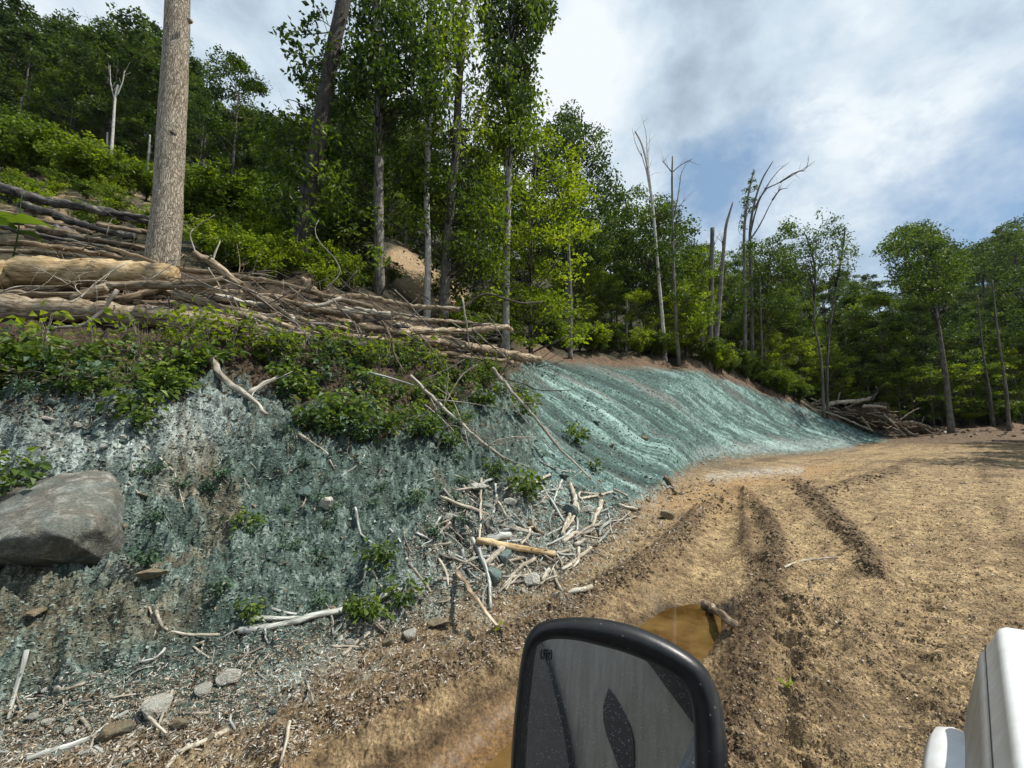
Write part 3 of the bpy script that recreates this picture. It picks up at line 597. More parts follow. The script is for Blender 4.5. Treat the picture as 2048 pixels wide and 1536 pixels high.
branch([(213, 470), (222, 440), (232, 436)], 6.7, 6.8, 2.2, 'twig', 'small hooked twig standing left of the pale trunk', twigs=1)
branch([(425, 525), (433, 500), (440, 482)], 6.6, 6.7, 4, 'stick_pale', 'short upright tan stub right of the pale trunk')
branch([(655, 575), (680, 545), (668, 515), (640, 485), (630, 460), (637, 440)], 8.6, 9.0, 2.6, 'twig', 'tall thin looping vine stem standing in the bushes above the pile')
branch([(392, 510), (380, 470), (392, 455), (430, 430)], 7.0, 7.3, 2.5, 'twig', 'thin arched twig in the bushes just right of the pale trunk', twigs=1)
for i in range(64):
    u = 250 + 780 * R.rand(); v = np.interp(u, [250, 600, 1030], [560, 610, 690]) + 40 * R.randn(); y = np.interp(u, [250, 600, 1030], [5.9, 7.0, 9.3]); l = 40 + 70 * R.rand(); a = .5 + .5 * R.randn()
    branch([(u, v), (u + l * .5 * math.cos(a), v + l * .5 * math.sin(a) + 6 * R.randn()), (u + l * math.cos(a), v + l * math.sin(a))], y, y + .2 * R.randn(), 2.6, ['twig', 'twig_dark'][i % 2],
           'thin broken twig sticking out of the front of the log pile', name='twig', cat='twig', group='twigs sticking out of the log pile', twigs=4, twig_len=.3)

# sticks lying on the ground; each point of the picture path is dropped on to the terrain
def stick(pts, w, mt, label, name='stick', cat='stick', group=None, lift=.5, **k):
    q = [drop(u, v) for u, v in pts]; r = [PXM(w, math.hypot(a.y, 0)) / 2 for a in q]; rm = sum(r) / len(r)
    if k.pop('straight', False):
        d = [(a - q[0]).length for a in q]; q = [q[0].lerp(q[-1], t / d[-1]) for t in d]
        lft = max(0, max(hz(a.x, a.y) - a.z for a in q)); q = [a + Vector((0, 0, lft * .35)) for a in q]
    q = [a + Vector((0, -.3 * rm, rm * lift * 1.6)) for a in q]; kk = dict(sides=8, rough=.17, wig=.012, knots=2 if rm > .006 else 0); kk.update(k)
    o = wood_obj(name, q, r[0], r[-1] * .75, M[mt], R, **kk); return tag(o, label, cat, group)
ST = [
 ([(477, 1265), (574, 1251), (644, 1234), (731, 1217)], 13, 'stick_teal', 'thick pale limb lying forked at its left end, longest on the lower bank', dict(name='fallen_limb', cat='limb', sides=10)),
 ([(498, 1244), (550, 1239), (612, 1238)], 8, 'stick_teal', 'pale fork arm resting against the upper side of the long limb', {}),
 ([(545, 1218), (590, 1228), (640, 1229)], 5, 'stick_teal', 'thin pale twig just above the long forked limb', {}),
 ([(756, 1202), (784, 1185), (812, 1178)], 10, 'stick_teal', 'short pale stick at the right end of the long limb above the fern', {}),
 ([(686, 1310), (710, 1292), (742, 1265)], 8, 'stick_pale', 'split pale stick below the right end of the long limb', {}),
 ([(598, 870), (615, 882), (632, 893), (650, 903), (660, 920), (670, 940)], 5, 'stick_pale', 'bright white root snaking down the green bank below the vines', dict(wig=.01)),
 ([(290, 893), (320, 918), (349, 945)], 4, 'stick_pale', 'thin straight pale stick above the boulder corner', {}),
 ([(349, 945), (358, 975), (366, 1005), (374, 1025)], 2, 'stick_pale', 'thread-thin pale root hanging right of the boulder', {}),
 ([(300, 968), (325, 973), (346, 976)], 3.5, 'stick_pale', 'little pale peg of root by the thread-thin root', {}),
 ([(311, 1226), (318, 1245), (330, 1262), (362, 1272), (437, 1273)], 6, 'stick_pale', 'elbow shaped pale root lying on the green soil', {}),
 ([(300, 1215), (310, 1240), (312, 1262), (304, 1280)], 3.5, 'stick_pale', 'thin pale root curving beside the elbow shaped root', {}),
 ([(710, 1017), (714, 1045), (721, 1070), (749, 1091), (772, 1106)], 5, 'stick_teal', 'thin pale root bent down beside the white rock', {}),
 ([(812, 1119), (820, 1135), (836, 1150), (850, 1165), (864, 1186)], 6, 'stick_pale', 'crooked pale stick on the brown debris left of the dark plank', {}),
 ([(742, 1140), (755, 1160), (766, 1178)], 6, 'stick_pale', 'short tan stick above the small fern', {}),
 ([(735, 1122), (731, 1145), (727, 1164), (708, 1174)], 6, 'stick_teal', 'short pale stick hooked at its lower end left of the fern', {}),
 ([(913, 1150), (935, 1180), (958, 1209), (993, 1256)], 12, 'log_tan', 'dark sided plank of split wood at the edge of the road', dict(name='plank', cat='plank', straight=True, flat=.45)),
 ([(923, 1098), (928, 1125), (934, 1140), (955, 1160)], 7, 'stick_teal', 'short curved grey stick above the plank', {}),
 ([(944, 1080), (960, 1110), (972, 1140), (979, 1180), (982, 1222)], 9, 'stick_teal', 'long grey stick running down to the plank end', dict(straight=False)),
 ([(882, 1011), (911, 1032), (976, 1052), (1055, 1079)], 8, 'stick_pale', 'longest white stick slanting right over the debris heap', dict(straight=True, lift=1.5)),
 ([(955, 1096), (1007, 1105), (1060, 1113), (1108, 1122)], 14, 'log_gold', 'yellow rotting log lying across the debris heap', dict(name='rotten_log', cat='log', sides=12, rough=.07, wig=.004, straight=True, lift=1.)),
 ([(963, 960), (961, 1010), (959, 1086)], 5.5, 'stick_pale', 'straight pale stick pointing straight up the bank', dict(straight=True)),
 ([(926, 973), (940, 986), (956, 1000)], 6, 'stick_pale', 'short white stick left of the upright straight stick', {}),
 ([(1078, 967), (1095, 992), (1108, 1014), (1131, 1050)], 6.5, 'stick_teal', 'grey stick slanting down to the heap of white bones-like sticks', dict(straight=True)),
 ([(1140, 979), (1149, 1005), (1147, 1028), (1134, 1052), (1125, 1081)], 9, 'stick_pale', 'knuckled white stick standing highest in the heap of white sticks', dict(lift=1.5)),
 ([(1152, 1005), (1156, 1026), (1145, 1045), (1130, 1068)], 7, 'stick_pale', 'white stick leaning against the knuckled white stick', dict(lift=1.2)),
 ([(1203, 1009), (1197, 1030), (1182, 1060)], 9, 'stick_pale', 'stout white stick standing apart at the right of the heap', dict(lift=1.)),
 ([(1125, 1086), (1140, 1077), (1155, 1068)], 9, 'stick_pale', 'short stout white stick at the foot of the heap of white sticks', {}),
 ([(1149, 1094), (1160, 1088), (1172, 1082)], 9, 'stick_pale', 'short pale block of wood right of the yellow log end', {}),
 ([(1181, 1098), (1165, 1110), (1145, 1127), (1122, 1141)], 8, 'stick_pale', 'tan stick curving up right from the yellow log end', {}),
 ([(1067, 1120), (1045, 1133), (1030, 1147), (1017, 1166), (996, 1188)], 8, 'stick_pale', 'arched pale stick left of the large white rock', {}),
 ([(1099, 1143), (1092, 1152), (1084, 1163)], 8, 'stick_pale', 'stubby pale stick just above the large white rock', {}),
 ([(1105, 1196), (1143, 1188), (1183, 1177)], 11, 'stick_pale', 'thick white stick lying level in the puddled ditch right of the white rock', dict(name='stick')),
 ([(1004, 1100), (985, 1118), (970, 1136)], 15, 'stick_pale', 'fat white block of wood under the yellow log', {}),
 ([(975, 1087), (995, 1080), (1020, 1076)], 17, 'stick_teal', 'fat grey drum of wood above the yellow log', dict(sides=12)),
 ([(1237, 1012), (1255, 1018), (1272, 1021)], 7, 'stick_pale', 'small tan stick at the toe of the bank beside the pale rubble', {}),
 ([(1055, 1048), (1072, 1062), (1088, 1072)], 8, 'log_brown', 'short brown stick in the middle of the debris heap', {}),
 ([(1105, 1140), (1112, 1160), (1123, 1182)], 7, 'stick_pale', 'small pale stub in the mud beside the level white stick', {}),
 ([(1040, 1150), (1020, 1168), (1012, 1182)], 6, 'stick_pale', 'thin pale stick against the left side of the white rock', {}),
 ([(51, 1305), (33, 1370), (14, 1443)], 8, 'stick_teal', 'straight pale stick at the lower left edge pointing up the slope', {}),
 ([(51, 1526), (105, 1503), (159, 1495), (213, 1452), (255, 1427)], 10, 'stick_teal', 'long grey crooked stick in the lower left corner', {}),
 ([(-20, 1499), (42, 1506), (104, 1504), (165, 1498)], 5, 'stick_teal', 'thin pale stick crossing the long crooked stick in the lower left corner', {}),
 ([(216, 1536), (244, 1483), (281, 1422)], 5, 'twig', 'straight tan reed left of the blocky rock', {}),
 ([(344, 1384), (333, 1415), (321, 1452)], 6, 'stick_pale', 'straight pale stick leaning on the blocky rock', {}),
 ([(454, 1466), (410, 1488), (366, 1506), (335, 1540)], 9, 'stick_pale', 'long pale stick at the brown edge of the road in the lower left', {}),
 ([(434, 1266), (428, 1310), (420, 1364)], 2.5, 'twig', 'thread-thin twig above the pair of pale rocks', {}),
 ([(580, 1450), (572, 1490), (560, 1540)], 7, 'stick_pale', 'pale stick pointing down the wash towards the bottom of the picture', {}),
 ([(1559, 1141), (1585, 1130), (1610, 1123), (1676, 1115)], 4.5, 'stick_pale', 'thin tan stick lying across the wheel track in the road', {}),
 ([(1412, 1226), (1440, 1246), (1470, 1266)], 18, 'log_brown', 'short brown log end standing in the muddy puddle', dict(name='log_piece', cat='log', sides=10, straight=True, lift=1.1)),
 ([(1330, 958), (1345, 975), (1352, 990)], 9, 'log_brown', 'dark root stub in the pale rubble at the toe of the bank', {}),
 ([(1640, 1218), (1620, 1160), (1650, 1150)], 2, 'twig', 'fine twig on the dirt road beside the crawler marks', {}),
 ([(1245, 1115), (1240, 1190), (1262, 1240)][:2], 3, 'twig', 'thin root end sticking out of the dirt berm', {}),
 ([(870, 1020), (876, 1060), (888, 1110), (930, 1125)], 3.5, 'stick_teal', 'thin looping pale twig left of the debris heap', dict(twigs=4, twig_len=.15)),
 ([(780, 1060), (800, 1085), (812, 1110)], 5, 'stick_teal', 'short grey twig above the crooked pale stick', {}),
 ([(1080, 925), (1110, 940), (1150, 945)], 4, 'stick_teal', 'level pale twig on the bank between the pole ends', {}),
 ([(1160, 1000), (1195, 993), (1225, 985)], 5, 'stick_pale', 'pale twig lying level right of the knuckled stick', {}),
 ([(1190, 960), (1215, 985), (1235, 1000)], 4, 'stick_teal', 'thin pale stick below the foot of the right long pole', {}),
]
for pts, w_, mt, lab, kw in ST: stick(pts, w_, mt, lab, **kw)
def in_poly(u, v, poly):
    c = False; n = len(poly)
    for i in range(n):
        (x1, y1), (x2, y2) = poly[i], poly[(i + 1) % n]
        if (y1 > v) != (y2 > v) and u < (x2 - x1) * (v - y1) / (y2 - y1) + x1: c = not c
    return c
def rand_in(poly, rng):
    us = [p[0] for p in poly]; vs = [p[1] for p in poly]
    while True:
        u = rng.uniform(min(us), max(us)); v = rng.uniform(min(vs), max(vs))
        if in_poly(u, v, poly): return u, v
DEB = [(880, 1000), (960, 960), (1080, 960), (1240, 990), (1260, 1030), (1190, 1100), (1130, 1160), (1010, 1200), (900, 1170), (800, 1110)]
LOWB = [(0, 1400), (200, 1340), (450, 1270), (700, 1200), (900, 1150), (960, 1200), (800, 1280), (650, 1380), (450, 1470), (250, 1536), (0, 1536)]
MIDB = [(250, 900), (600, 860), (900, 880), (1100, 900), (900, 1100), (600, 1230), (300, 1200)]
for poly, n, grp, lab, wm in ((DEB, 120, 'bleached sticks strewn over the debris heap', 'small bleached stick among the tangle on the debris heap', 4.3), (LOWB, 42, 'twigs strewn along the foot of the bank', 'small grey white twig lying at the foot of the bank', 4), (MIDB, 20, 'roots and twigs on the green bank face', 'thin pale rootlet stuck to the green bank face', 2.6)):
    for i in range(n):
        u, v = rand_in(poly, R); a = R.rand() * PI if poly is not MIDB else PI / 2 + .6 * R.randn(); l = (22 + 55 * R.rand()) * (1 if poly is not LOWB else .9)
        du, dv = math.cos(a) * l / 2, math.sin(a) * l / 2 * .75; b = 6 * R.randn()
        stick([(u - du, v - dv), (u + b, v + b * .5), (u + du, v + dv)], wm * (.6 + .8 * R.rand()), ['stick_pale', 'stick_teal', 'twig'][R.randint(3)], lab, group=grp, name='small_stick', sides=6, lift=.6 + 1.2 * R.rand(), wig=.02, jag=R.rand() < .4, twigs=R.randint(0, 3), twig_len=.12)

# fine roots hanging from the lip of the cut
mb = MB()
for (x0, x1, n_, v0) in ((540, 1060, 240, 862), (0, 430, 90, 812), (430, 560, 30, 850)):
    for i in range(n_):
        u = R.uniform(x0, x1); a_ = drop(u, v0 + 16 * R.randn()); l = .06 + .32 * R.rand() ** 2; q_ = np.array(a_) + [0, -.03, .02]; t = np.linspace(0, 1, 6)[:, None]; w_ = np.cumsum(R.randn(6, 3) * .018, 0)
        mb.tube(q_ + np.hstack([0 * t, -.25 * l * t, -l * t]) + w_ * [1, 1, .3], np.linspace(.0035, .001, 6) * (.5 + R.rand()), 4)
o = mb.build('hanging_roots', M['log_brown'], smooth=True); add_grain(o); tag(o, 'fine roots dangling from the lip of the cut bank', 'roots'); o['kind'] = 'stuff'
# torn root clump on the log pile
rc = empty('root_clump', P(472, 655, 5.75), 'torn ball of roots and bark hanging between the logs above the pale branch', 'root clump')
mb = MB()
for i in range(46):
    d = R.randn(3); d[2] = -abs(d[2]) * .8 + .25; d /= np.linalg.norm(d); l = .12 + .38 * R.rand(); b = R.randn(3) * .18
    mb.tube([d * l * t + b * l * t * t + R.randn(3) * .01 for t in np.linspace(0, 1, 7)], np.linspace(.012 * (.5 + R.rand()), .002, 7), 5, .1, R)
o = mb.build('root', M['log_brown'], rc, True); add_grain(o)

# ------------------------------------------------------------------ rocks
def rock_mesh(rng, n=70, squash=(1, .8, .6), facet=.35, name='rock'):
    """rounded-off crystal: points cut back by random planes, then hulled"""
    import bmesh
    bm = bmesh.new(); d = rng.randn(n * 3, 3); d /= np.linalg.norm(d, axis=1)[:, None]; r = np.ones(len(d))
    for _ in range(14):
        p = rng.randn(3); p /= np.linalg.norm(p); h = .34 + .42 * rng.rand(); c = d @ p; r = np.where(c * r > h, h / np.maximum(c, 1e-3), r)
    v = d * r[:, None] * np.array(squash)
    for q_ in v: bm.verts.new(q_)
    h = bmesh.ops.convex_hull(bm, input=bm.verts); bmesh.ops.delete(bm, geom=[g_ for g_ in h['geom_interior'] if isinstance(g_, bmesh.types.BMVert)], context='VERTS')
    bmesh.ops.subdivide_edges(bm, edges=bm.edges, cuts=1, use_grid_fill=True)
    for q_ in bm.verts: q_.co += Vector(rng.randn(3) * .008)
    me = bpy.data.meshes.new(name); bm.to_mesh(me); bm.free(); return me
RK = [rock_mesh(np.random.RandomState(s), squash=sq) for s, sq in enumerate([(1, .8, .6), (1, .7, .75), (1, .55, .4), (1, .9, .8), (1, .45, .3), (.9, .8, .5)])]
def rock(u, v, wpx, mt, label, shape=0, asp=None, rotz=None, group=None, name='rock', cat='rock', sink=.25, tilt=.3):
    p = drop(u, v); s = PXM(wpx, p.y) / 2
    me = RK[shape].copy() if not (RK[shape].materials) else RK[shape]
    me = bpy.data.meshes.get('rock_%d_%s' % (shape, mt)) or (lambda a: (a.materials.clear(), a.materials.append(M[mt]), setattr(a, 'name', 'rock_%d_%s' % (shape, mt)), a)[-1])(RK[shape].copy())
    o = bpy.data.objects.new(name, me); COL.objects.link(o); k_ = asp or 1.
    o.location = p + Vector((0, 0, s * .45 * (1 - sink))); o.scale = (s, s, s * k_)
    o.rotation_euler = (R.randn() * tilt, R.randn() * tilt, R.rand() * 6.28 if rotz is None else rotz); return tag(o, label, cat, group)
for a in [
 (655, 1020, 62, 'rock_pale', 'long pale rock standing upright in the bare green bank face', 2, 1.2, 1.4), (608, 992, 38, 'rock_teal', 'grey green rock just left of the long upright rock', 0, 1.1, .4),
 (306, 1167, 100, 'rock_tan', 'flat brown slab jutting out of the bank below the boulder', 2, .55, .1), (405, 1387, 40, 'rock_pale', 'rounded pale rock, left of the touching pair', 3, .9, .2),
 (455, 1368, 64, 'rock_pale', 'larger angular rock, right of the touching pair', 0, .9, .6), (312, 1424, 66, 'rock_pale', 'blocky square cut pale rock in the lower left', 3, .95, .1),
 (226, 1475, 62, 'rock_tan', 'pointed tan rock below left of the blocky rock', 1, 1., 1.), (360, 1455, 44, 'rock_tan', 'small tan rock below right of the blocky rock', 0, .8, .3),
 (1063, 1170, 50, 'rock_pale', 'large white rock at the foot of the debris heap', 0, 1., .3), (1332, 1036, 36, 'rock_tan', 'boxy tan rock at the edge of the track by the rubble', 3, .9, .5),
 (882, 1258, 70, 'rock_tan', 'flat tan slab at the road edge above the mirror', 4, .9, .15), (985, 1158, 46, 'rock_teal', 'grey round rock behind the sticks left of the white rock', 3, 1., .4),
 (1010, 1120, 40, 'rock_teal', 'tall grey rock between the long grey stick and the yellow log', 1, 1.1, 1.2), (775, 1290, 30, 'rock_tan', 'small tan rock in the wash below the fern', 1, 1., 0), (818, 1275, 36, 'rock_pale', 'square pale rock by the flat tan slab', 3, .8, 0),
 (700, 1290, 30, 'rock_pale', 'pale rock half under the split stick', 0, .8, 0), (1140, 1030, 46, 'rock_teal', 'grey green boulder behind the knuckled stick', 3, .9, .2), (1175, 1025, 36, 'rock_pale', 'white rock right of the knuckled stick', 0, .8, 0),
 (960, 985, 60, 'rock_pale', 'broad white slab high in the debris above the sticks', 2, .9, 0), (1020, 1010, 40, 'rock_pale', 'white slab in the rubble left of the green clump', 0, .7, 0), (1130, 960, 40, 'rock_teal', 'pale slab below the right long pole', 2, .7, .5),
 (1195, 850, 34, 'rock_teal', 'pale patchy slab near the leafy clump on the edge', 2, .8, .5), (1290, 880, 22, 'rock_tan', 'small tan rock low on the sprayed slope', 0, .8, 0), (895, 1040, 30, 'rock_pale', 'pale rock left of the long white stick', 0, .8, 0),
 (240, 1060, 34, 'rock_tan', 'small brown rock under the right corner of the boulder', 1, .8, 0), (285, 1000, 46, 'rock_tan', 'brown slab in the bare soil right of the boulder', 2, .5, 0), (216, 1100, 40, 'rock_tan', 'brown rock in the bank below the boulder tip', 0, .6, 0),
 (75, 1235, 60, 'rock_tan', 'dark brown slab set upright in the bank at left', 2, .9, 1.3), (625, 1400, 0.1, 'rock_tan', 'x', 0, 1, 0), (115, 1380, 22, 'rock_pale', 'small white rock at the lower left', 0, .8, 0), (95, 1448, 28, 'rock_pale', 'white rock left of the pointed tan rock', 3, .7, 0),
 (63, 1440, 34, 'rock_pale', 'pale rock beside the long straight stick at lower left', 0, .7, 0), (170, 1512, 30, 'rock_pale', 'white rock at the bottom edge by the crooked stick', 1, .8, 0), (570, 1130, 26, 'rock_tan', 'tan flat stone in the middle of the green face', 2, .5, 0), (300, 838, 34, 'rock_pale', 'pale rock poking from the vines above the boulder', 0, .9, 0),
 (95, 845, 44, 'rock_pale', 'pale flaky rock on the shoulder above the boulder', 2, .7, 0), (100, 810, 36, 'rock_teal', 'grey rock under the vines at left', 0, .7, 0)]:
    if a[2] > 1: rock(a[0], a[1], a[2], a[3], a[4], a[5], a[6], a[7], tilt=.2)
zones = [(DEB, 56, 7, 20, ['rock_pale', 'rock_teal', 'rock_pale'], 'white stones strewn over the debris heap', 'small white stone among the sticks of the debris heap'),
 ([(1120, 960), (1180, 880), (1260, 905), (1330, 935), (1450, 950), (1420, 985), (1330, 1020), (1260, 1070), (1200, 1050)], 64, 5, 17, ['rock_pale', 'rock_tan', 'rock_pale'], 'pale rubble stones at the toe of the sprayed bank', 'pale angular stone in the rubble at the toe of the bank'),
 (LOWB, 60, 6, 24, ['rock_pale', 'rock_tan', 'rock_teal'], 'stones along the foot of the near bank', 'small pale stone at the foot of the near bank'),
 (MIDB, 26, 6, 18, ['rock_tan', 'rock_teal', 'rock_tan'], 'stones showing in the green bank face', 'small stone bedded in the green bank face'),
 ([(0, 860), (230, 850), (350, 880), (330, 960), (200, 905), (0, 930)], 30, 8, 24, ['rock_pale', 'rock_teal', 'rock_pale'], 'stones on the shoulder above the boulder', 'pale stone on the shoulder above the boulder')]
for poly, n, a, b, mts, grp, lab in zones:
    for i in range(n):
        u, v = rand_in(poly, R); rock(u, v, a + (b - a) * R.rand() ** 2.2, mts[R.randint(3)], lab, R.randint(6), .6 + .5 * R.rand(), group=grp, name='stone', cat='stone')
for i in range(70):
    u = 1780 + 300 * R.rand(); v = 868 + 9 * R.randn() * .5; rock(u, v, 4 + 7 * R.rand(), ['rock_pale', 'rock_tan', 'clod'][R.randint(3)], 'grey rubble stone in the low row along the far edge of the road', R.randint(6), .8, group='rubble row on the far road edge', name='stone', cat='stone')
for i in range(26):
    u, v = rand_in([(1350, 1000), (1500, 960), (2000, 930), (1900, 1300), (1600, 1500), (1480, 1400), (1400, 1300)], R); rock(u, v, 3 + 8 * R.rand() ** 2, ['rock_tan', 'clod'][R.randint(2)], 'small stone lying on the packed dirt road', R.randint(6), .7, group='stones on the road', name='stone', cat='stone')

# big boulder jutting from the bank
def boulder():
    import bmesh
    yb = {'t': 3.55, 'f': 3.05, 'u': 3.2}
    pts = [(-90, 1030, 3.75), (-30, 1010, 3.9), (60, 955, 4.1), (120, 925, 4.15), (190, 922, 4.15), (222, 945, 4.0), (245, 985, 3.75), (236, 1012, 3.55), (205, 1050, 3.3), (150, 1078, 3.1), (118, 1060, 3.03), (85, 1062, 2.98), (50, 1068, 2.98), (0, 1082, 2.95), (-90, 1085, 2.9),
           (150, 1088, 3.2), (122, 1106, 3.22), (82, 1130, 3.18), (55, 1118, 3.1), (0, 1092, 3.02), (-90, 1110, 3.0)]
    v = [P(u_ - 10 * (u_ > 80), v_ - (14 if v_ < 1040 else -2), y_ - .21) for u_, v_, y_ in pts]; bk = [p + Vector((-.25, .75, -.5)) for p in v[:15]]
    bm = bmesh.new()
    for q_ in v + bk: bm.verts.new(q_)
    h = bmesh.ops.convex_hull(bm, input=bm.verts); bmesh.ops.delete(bm, geom=[g_ for g_ in h['geom_interior'] if isinstance(g_, bmesh.types.BMVert)], context='VERTS')
    bmesh.ops.triangulate(bm, faces=bm.faces)
    for it in range(5): bmesh.ops.subdivide_edges(bm, edges=[e for e in bm.edges if e.calc_length() > .035], cuts=1); bmesh.ops.triangulate(bm, faces=bm.faces); bmesh.ops.smooth_vert(bm, verts=bm.verts, factor=.16, use_axis_x=True, use_axis_y=True, use_axis_z=True)
    bm.normal_update(); co = np.array([q_.co[:] for q_ in bm.verts]); nn = fbm(co[:, 0] * 2.2, co[:, 2] * 2.2 + co[:, 1], 5, .6) * .045 + fbm(co[:, 0] * 9, co[:, 2] * 9 + co[:, 1] * 4, 5, .65) * .016
    for q_, d in zip(bm.verts, nn): q_.co += q_.normal * float(d)
    c = sum((q_.co for q_ in bm.verts), Vector()) / len(bm.verts)
    for q_ in bm.verts: q_.co -= c
    me = bpy.data.meshes.new('boulder'); bm.to_mesh(me); bm.free(); me.materials.append(M['boulder'])
    for p_ in me.polygons: p_.use_smooth = True
    o = bpy.data.objects.new('boulder', me); COL.objects.link(o); o.location = c; tag(o, 'huge smooth grey boulder jutting from the bank at the left edge', 'boulder')
boulder()

# ---- litter nobody could count: chips, straw, gravel, clods
def scatter(n, fn):
    out = []
    while len(out) < n:
        r = fn(R)
        if r: out.append(r)
    return out
def litter(name, n, polys, mt, smin, smax, kind, label, cat, dens=None):
    mb = MB(); P_ = []
    for line, k_, wd_ in (dens or []):
        m_ = int(n * k_); s_ = spline([(a_, b_2, 0) for a_, b_2 in line], 200); ii = R.randint(0, 200, m_); wv = wd_ * (.5 + .9 * (fbm(ii / 14., ii * 0. + wd_, 3) + .4)); P_.append(s_[ii][:, :2] + np.stack([R.randn(m_) * wv, R.randn(m_) * wv * .35], -1))
    for poly, k_ in polys:
        us = np.array([p[0] for p in poly]); vs = np.array([p[1] for p in poly]); m_ = int(n * k_)
        uu = R.uniform(us.min(), us.max(), m_ * 5); vv_ = R.uniform(vs.min(), vs.max(), m_ * 5)
        ok = np.zeros(len(uu), bool); x1, y1 = us, vs; x2, y2 = np.roll(us, -1), np.roll(vs, -1)
        for a, b, c_, d in zip(x1, y1, x2, y2):
            if b != d: ok ^= ((b > vv_) != (d > vv_)) & (uu < (c_ - a) * (vv_ - b) / (d - b) + a)
        P_.append(np.stack([uu[ok][:m_], vv_[ok][:m_]], -1))
    P_ = np.vstack(P_)
    # nearest terrain cell by picture position, via coarse lookup
    pts = LUT(P_[:, 0], P_[:, 1]); pts = pts[~np.isnan(pts[:, 0])]; n = len(pts)
    dist = pts[:, 1]; sz = (smin + (smax - smin) * R.rand(n) ** 2) * np.clip(dist / 5, .6, 3.)
    if kind == 'chip':
        a = R.rand(n) * 2 * PI; el = .5 * R.randn(n); d = np.stack([np.cos(a) * np.cos(el), np.sin(a) * np.cos(el), np.sin(el)], -1) * sz[:, None]
        b = np.cross(d, R.randn(n, 3)); b /= np.linalg.norm(b, axis=1)[:, None]; wd = b * sz[:, None] * (.10 + .2 * R.rand(n))[:, None]; e = np.cross(d, b); e /= np.linalg.norm(e, axis=1)[:, None] + 1e-9
        c0 = pts + np.array([0, 0, .004]) ; v = np.stack([c0 - d / 2 - wd / 2, c0 - d / 2 + wd / 2, c0 + d / 2 + wd * .3, c0 + d / 2 - wd * .3, c0 + e * sz[:, None] * .10], 1)
        i = np.arange(n)[:, None] * 5; t = np.concatenate([i + [[0, 1, 4]], i + [[1, 2, 4]], i + [[2, 3, 4]], i + [[3, 0, 4]]], 0); mb.add(v.reshape(-1, 3), None, t, np.repeat(R.rand(n), 5))
    elif kind == 'leaf':
        mb.leaves(pts + np.array([0, 0, .006]), sz, R, droop=.0, asp=.6, flatness=.8)
    else:
        base = np.array([[1, 0, -.3], [-.5, .85, -.3], [-.5, -.85, -.3], [.3, .3, .75], [-.6, 0, .5], [.2, -.6, .5]]); v = pts[:, None, :] + (base[None] + .35 * R.randn(n, 6, 3)) * (sz[:, None, None] * .5) * np.array([1, 1, .7])
        T = np.array([[0, 1, 3], [1, 4, 3], [1, 2, 4], [2, 5, 4], [2, 0, 5], [0, 3, 5], [3, 4, 5]]); i = (np.arange(n) * 6)[:, None, None]; mb.add(v.reshape(-1, 3), None, (i + T[None]).reshape(-1, 3), np.repeat(R.rand(n), 6))
    o = mb.build(name, M[mt]); tag(o, label, cat); o['kind'] = 'stuff'; return o
# picture-position lookup table of ground points (first surface hit), 4 px cells
GW, GH = 512, 384; _lut = np.full((GH, GW, 3), np.nan)
_yy = np.exp(np.linspace(math.log(1.3), math.log(70), 900))
for gi in range(GW):
    u = gi * 4 + 2; vg = np.arange(GH) * 4 + 2.; d0 = [pixdir(u, v) for v in vg]
    zx = np.array([d.z / d.y for d in d0]); xx = np.array([d.x / d.y for d in d0])
    Xs = xx[:, None] * _yy[None]; Zr = CAMH + zx[:, None] * _yy[None]; Hh = hq(Xs, np.broadcast_to(_yy, Xs.shape)); hit = Zr <= Hh; kx = hit.argmax(1); okk = hit.any(1)
    _lut[okk, gi, 0] = Xs[np.arange(GH), kx][okk]; _lut[okk, gi, 1] = _yy[kx][okk]; _lut[okk, gi, 2] = Hh[np.arange(GH), kx][okk]
def LUT(u, v):
    gi = np.clip((u / 4).astype(int), 0, GW - 1); gj = np.clip((v / 4).astype(int), 0, GH - 1); p = _lut[gj, gi].copy()
    p[:, 0] += R.uniform(-2, 2, len(u)) * p[:, 1] / F_PX; p[:, 1] *= 1 + R.uniform(-.012, .012, len(u)); ok = ~np.isnan(p[:, 0]); p[ok, 2] = hq(p[ok, 0], p[ok, 1]); return p
def tintmat(name, cs, rough=.9):
    m, k = mat(name); t = k.n('ShaderNodeAttribute', attribute_name='tint').outputs['Fac']; finish(k, k.ramp(t, list(zip(np.linspace(0, 1, len(cs)), cs))), rough); return m
M['chips'] = tintmat('chips', [(.09, .075, .055), (.22, .185, .14), (.40, .37, .31), (.62, .60, .54)])
M['chips_teal'] = tintmat('chips_teal', [(.04, .055, .048), (.10, .14, .12), (.24, .30, .27), (.52, .57, .53)])
M['gravel'] = tintmat('gravel', [(.08, .055, .035), (.22, .16, .10), (.38, .30, .20), (.56, .50, .41)])
M['clods'] = tintmat('clods', [(.045, .030, .018), (.10, .070, .042), (.17, .12, .07), (.26, .19, .115)])
M['clods_teal'] = tintmat('clods_teal', [(.032, .042, .035), (.075, .100, .082), (.14, .18, .15), (.28, .33, .29)])
NEARB = [(0, 830), (420, 790), (560, 870), (760, 900), (1000, 870), (1130, 880), (1330, 960), (1200, 1100), (960, 1210), (600, 1340), (300, 1430), (0, 1500)]
EDGE = [(0, 1536), (0, 1420), (300, 1370), (560, 1290), (800, 1210), (1000, 1150), (1200, 1060), (1330, 960), (1450, 960), (1420, 1040), (1300, 1120), (1150, 1230), (980, 1330), (700, 1460), (560, 1536)]
ROADP = [(1450, 960), (1700, 920), (2048, 910), (2048, 1536), (1480, 1536), (1500, 1200)]
FARS = [(1080, 740), (1400, 750), (1700, 860), (1740, 882), (1400, 925), (1250, 930), (1120, 860)]
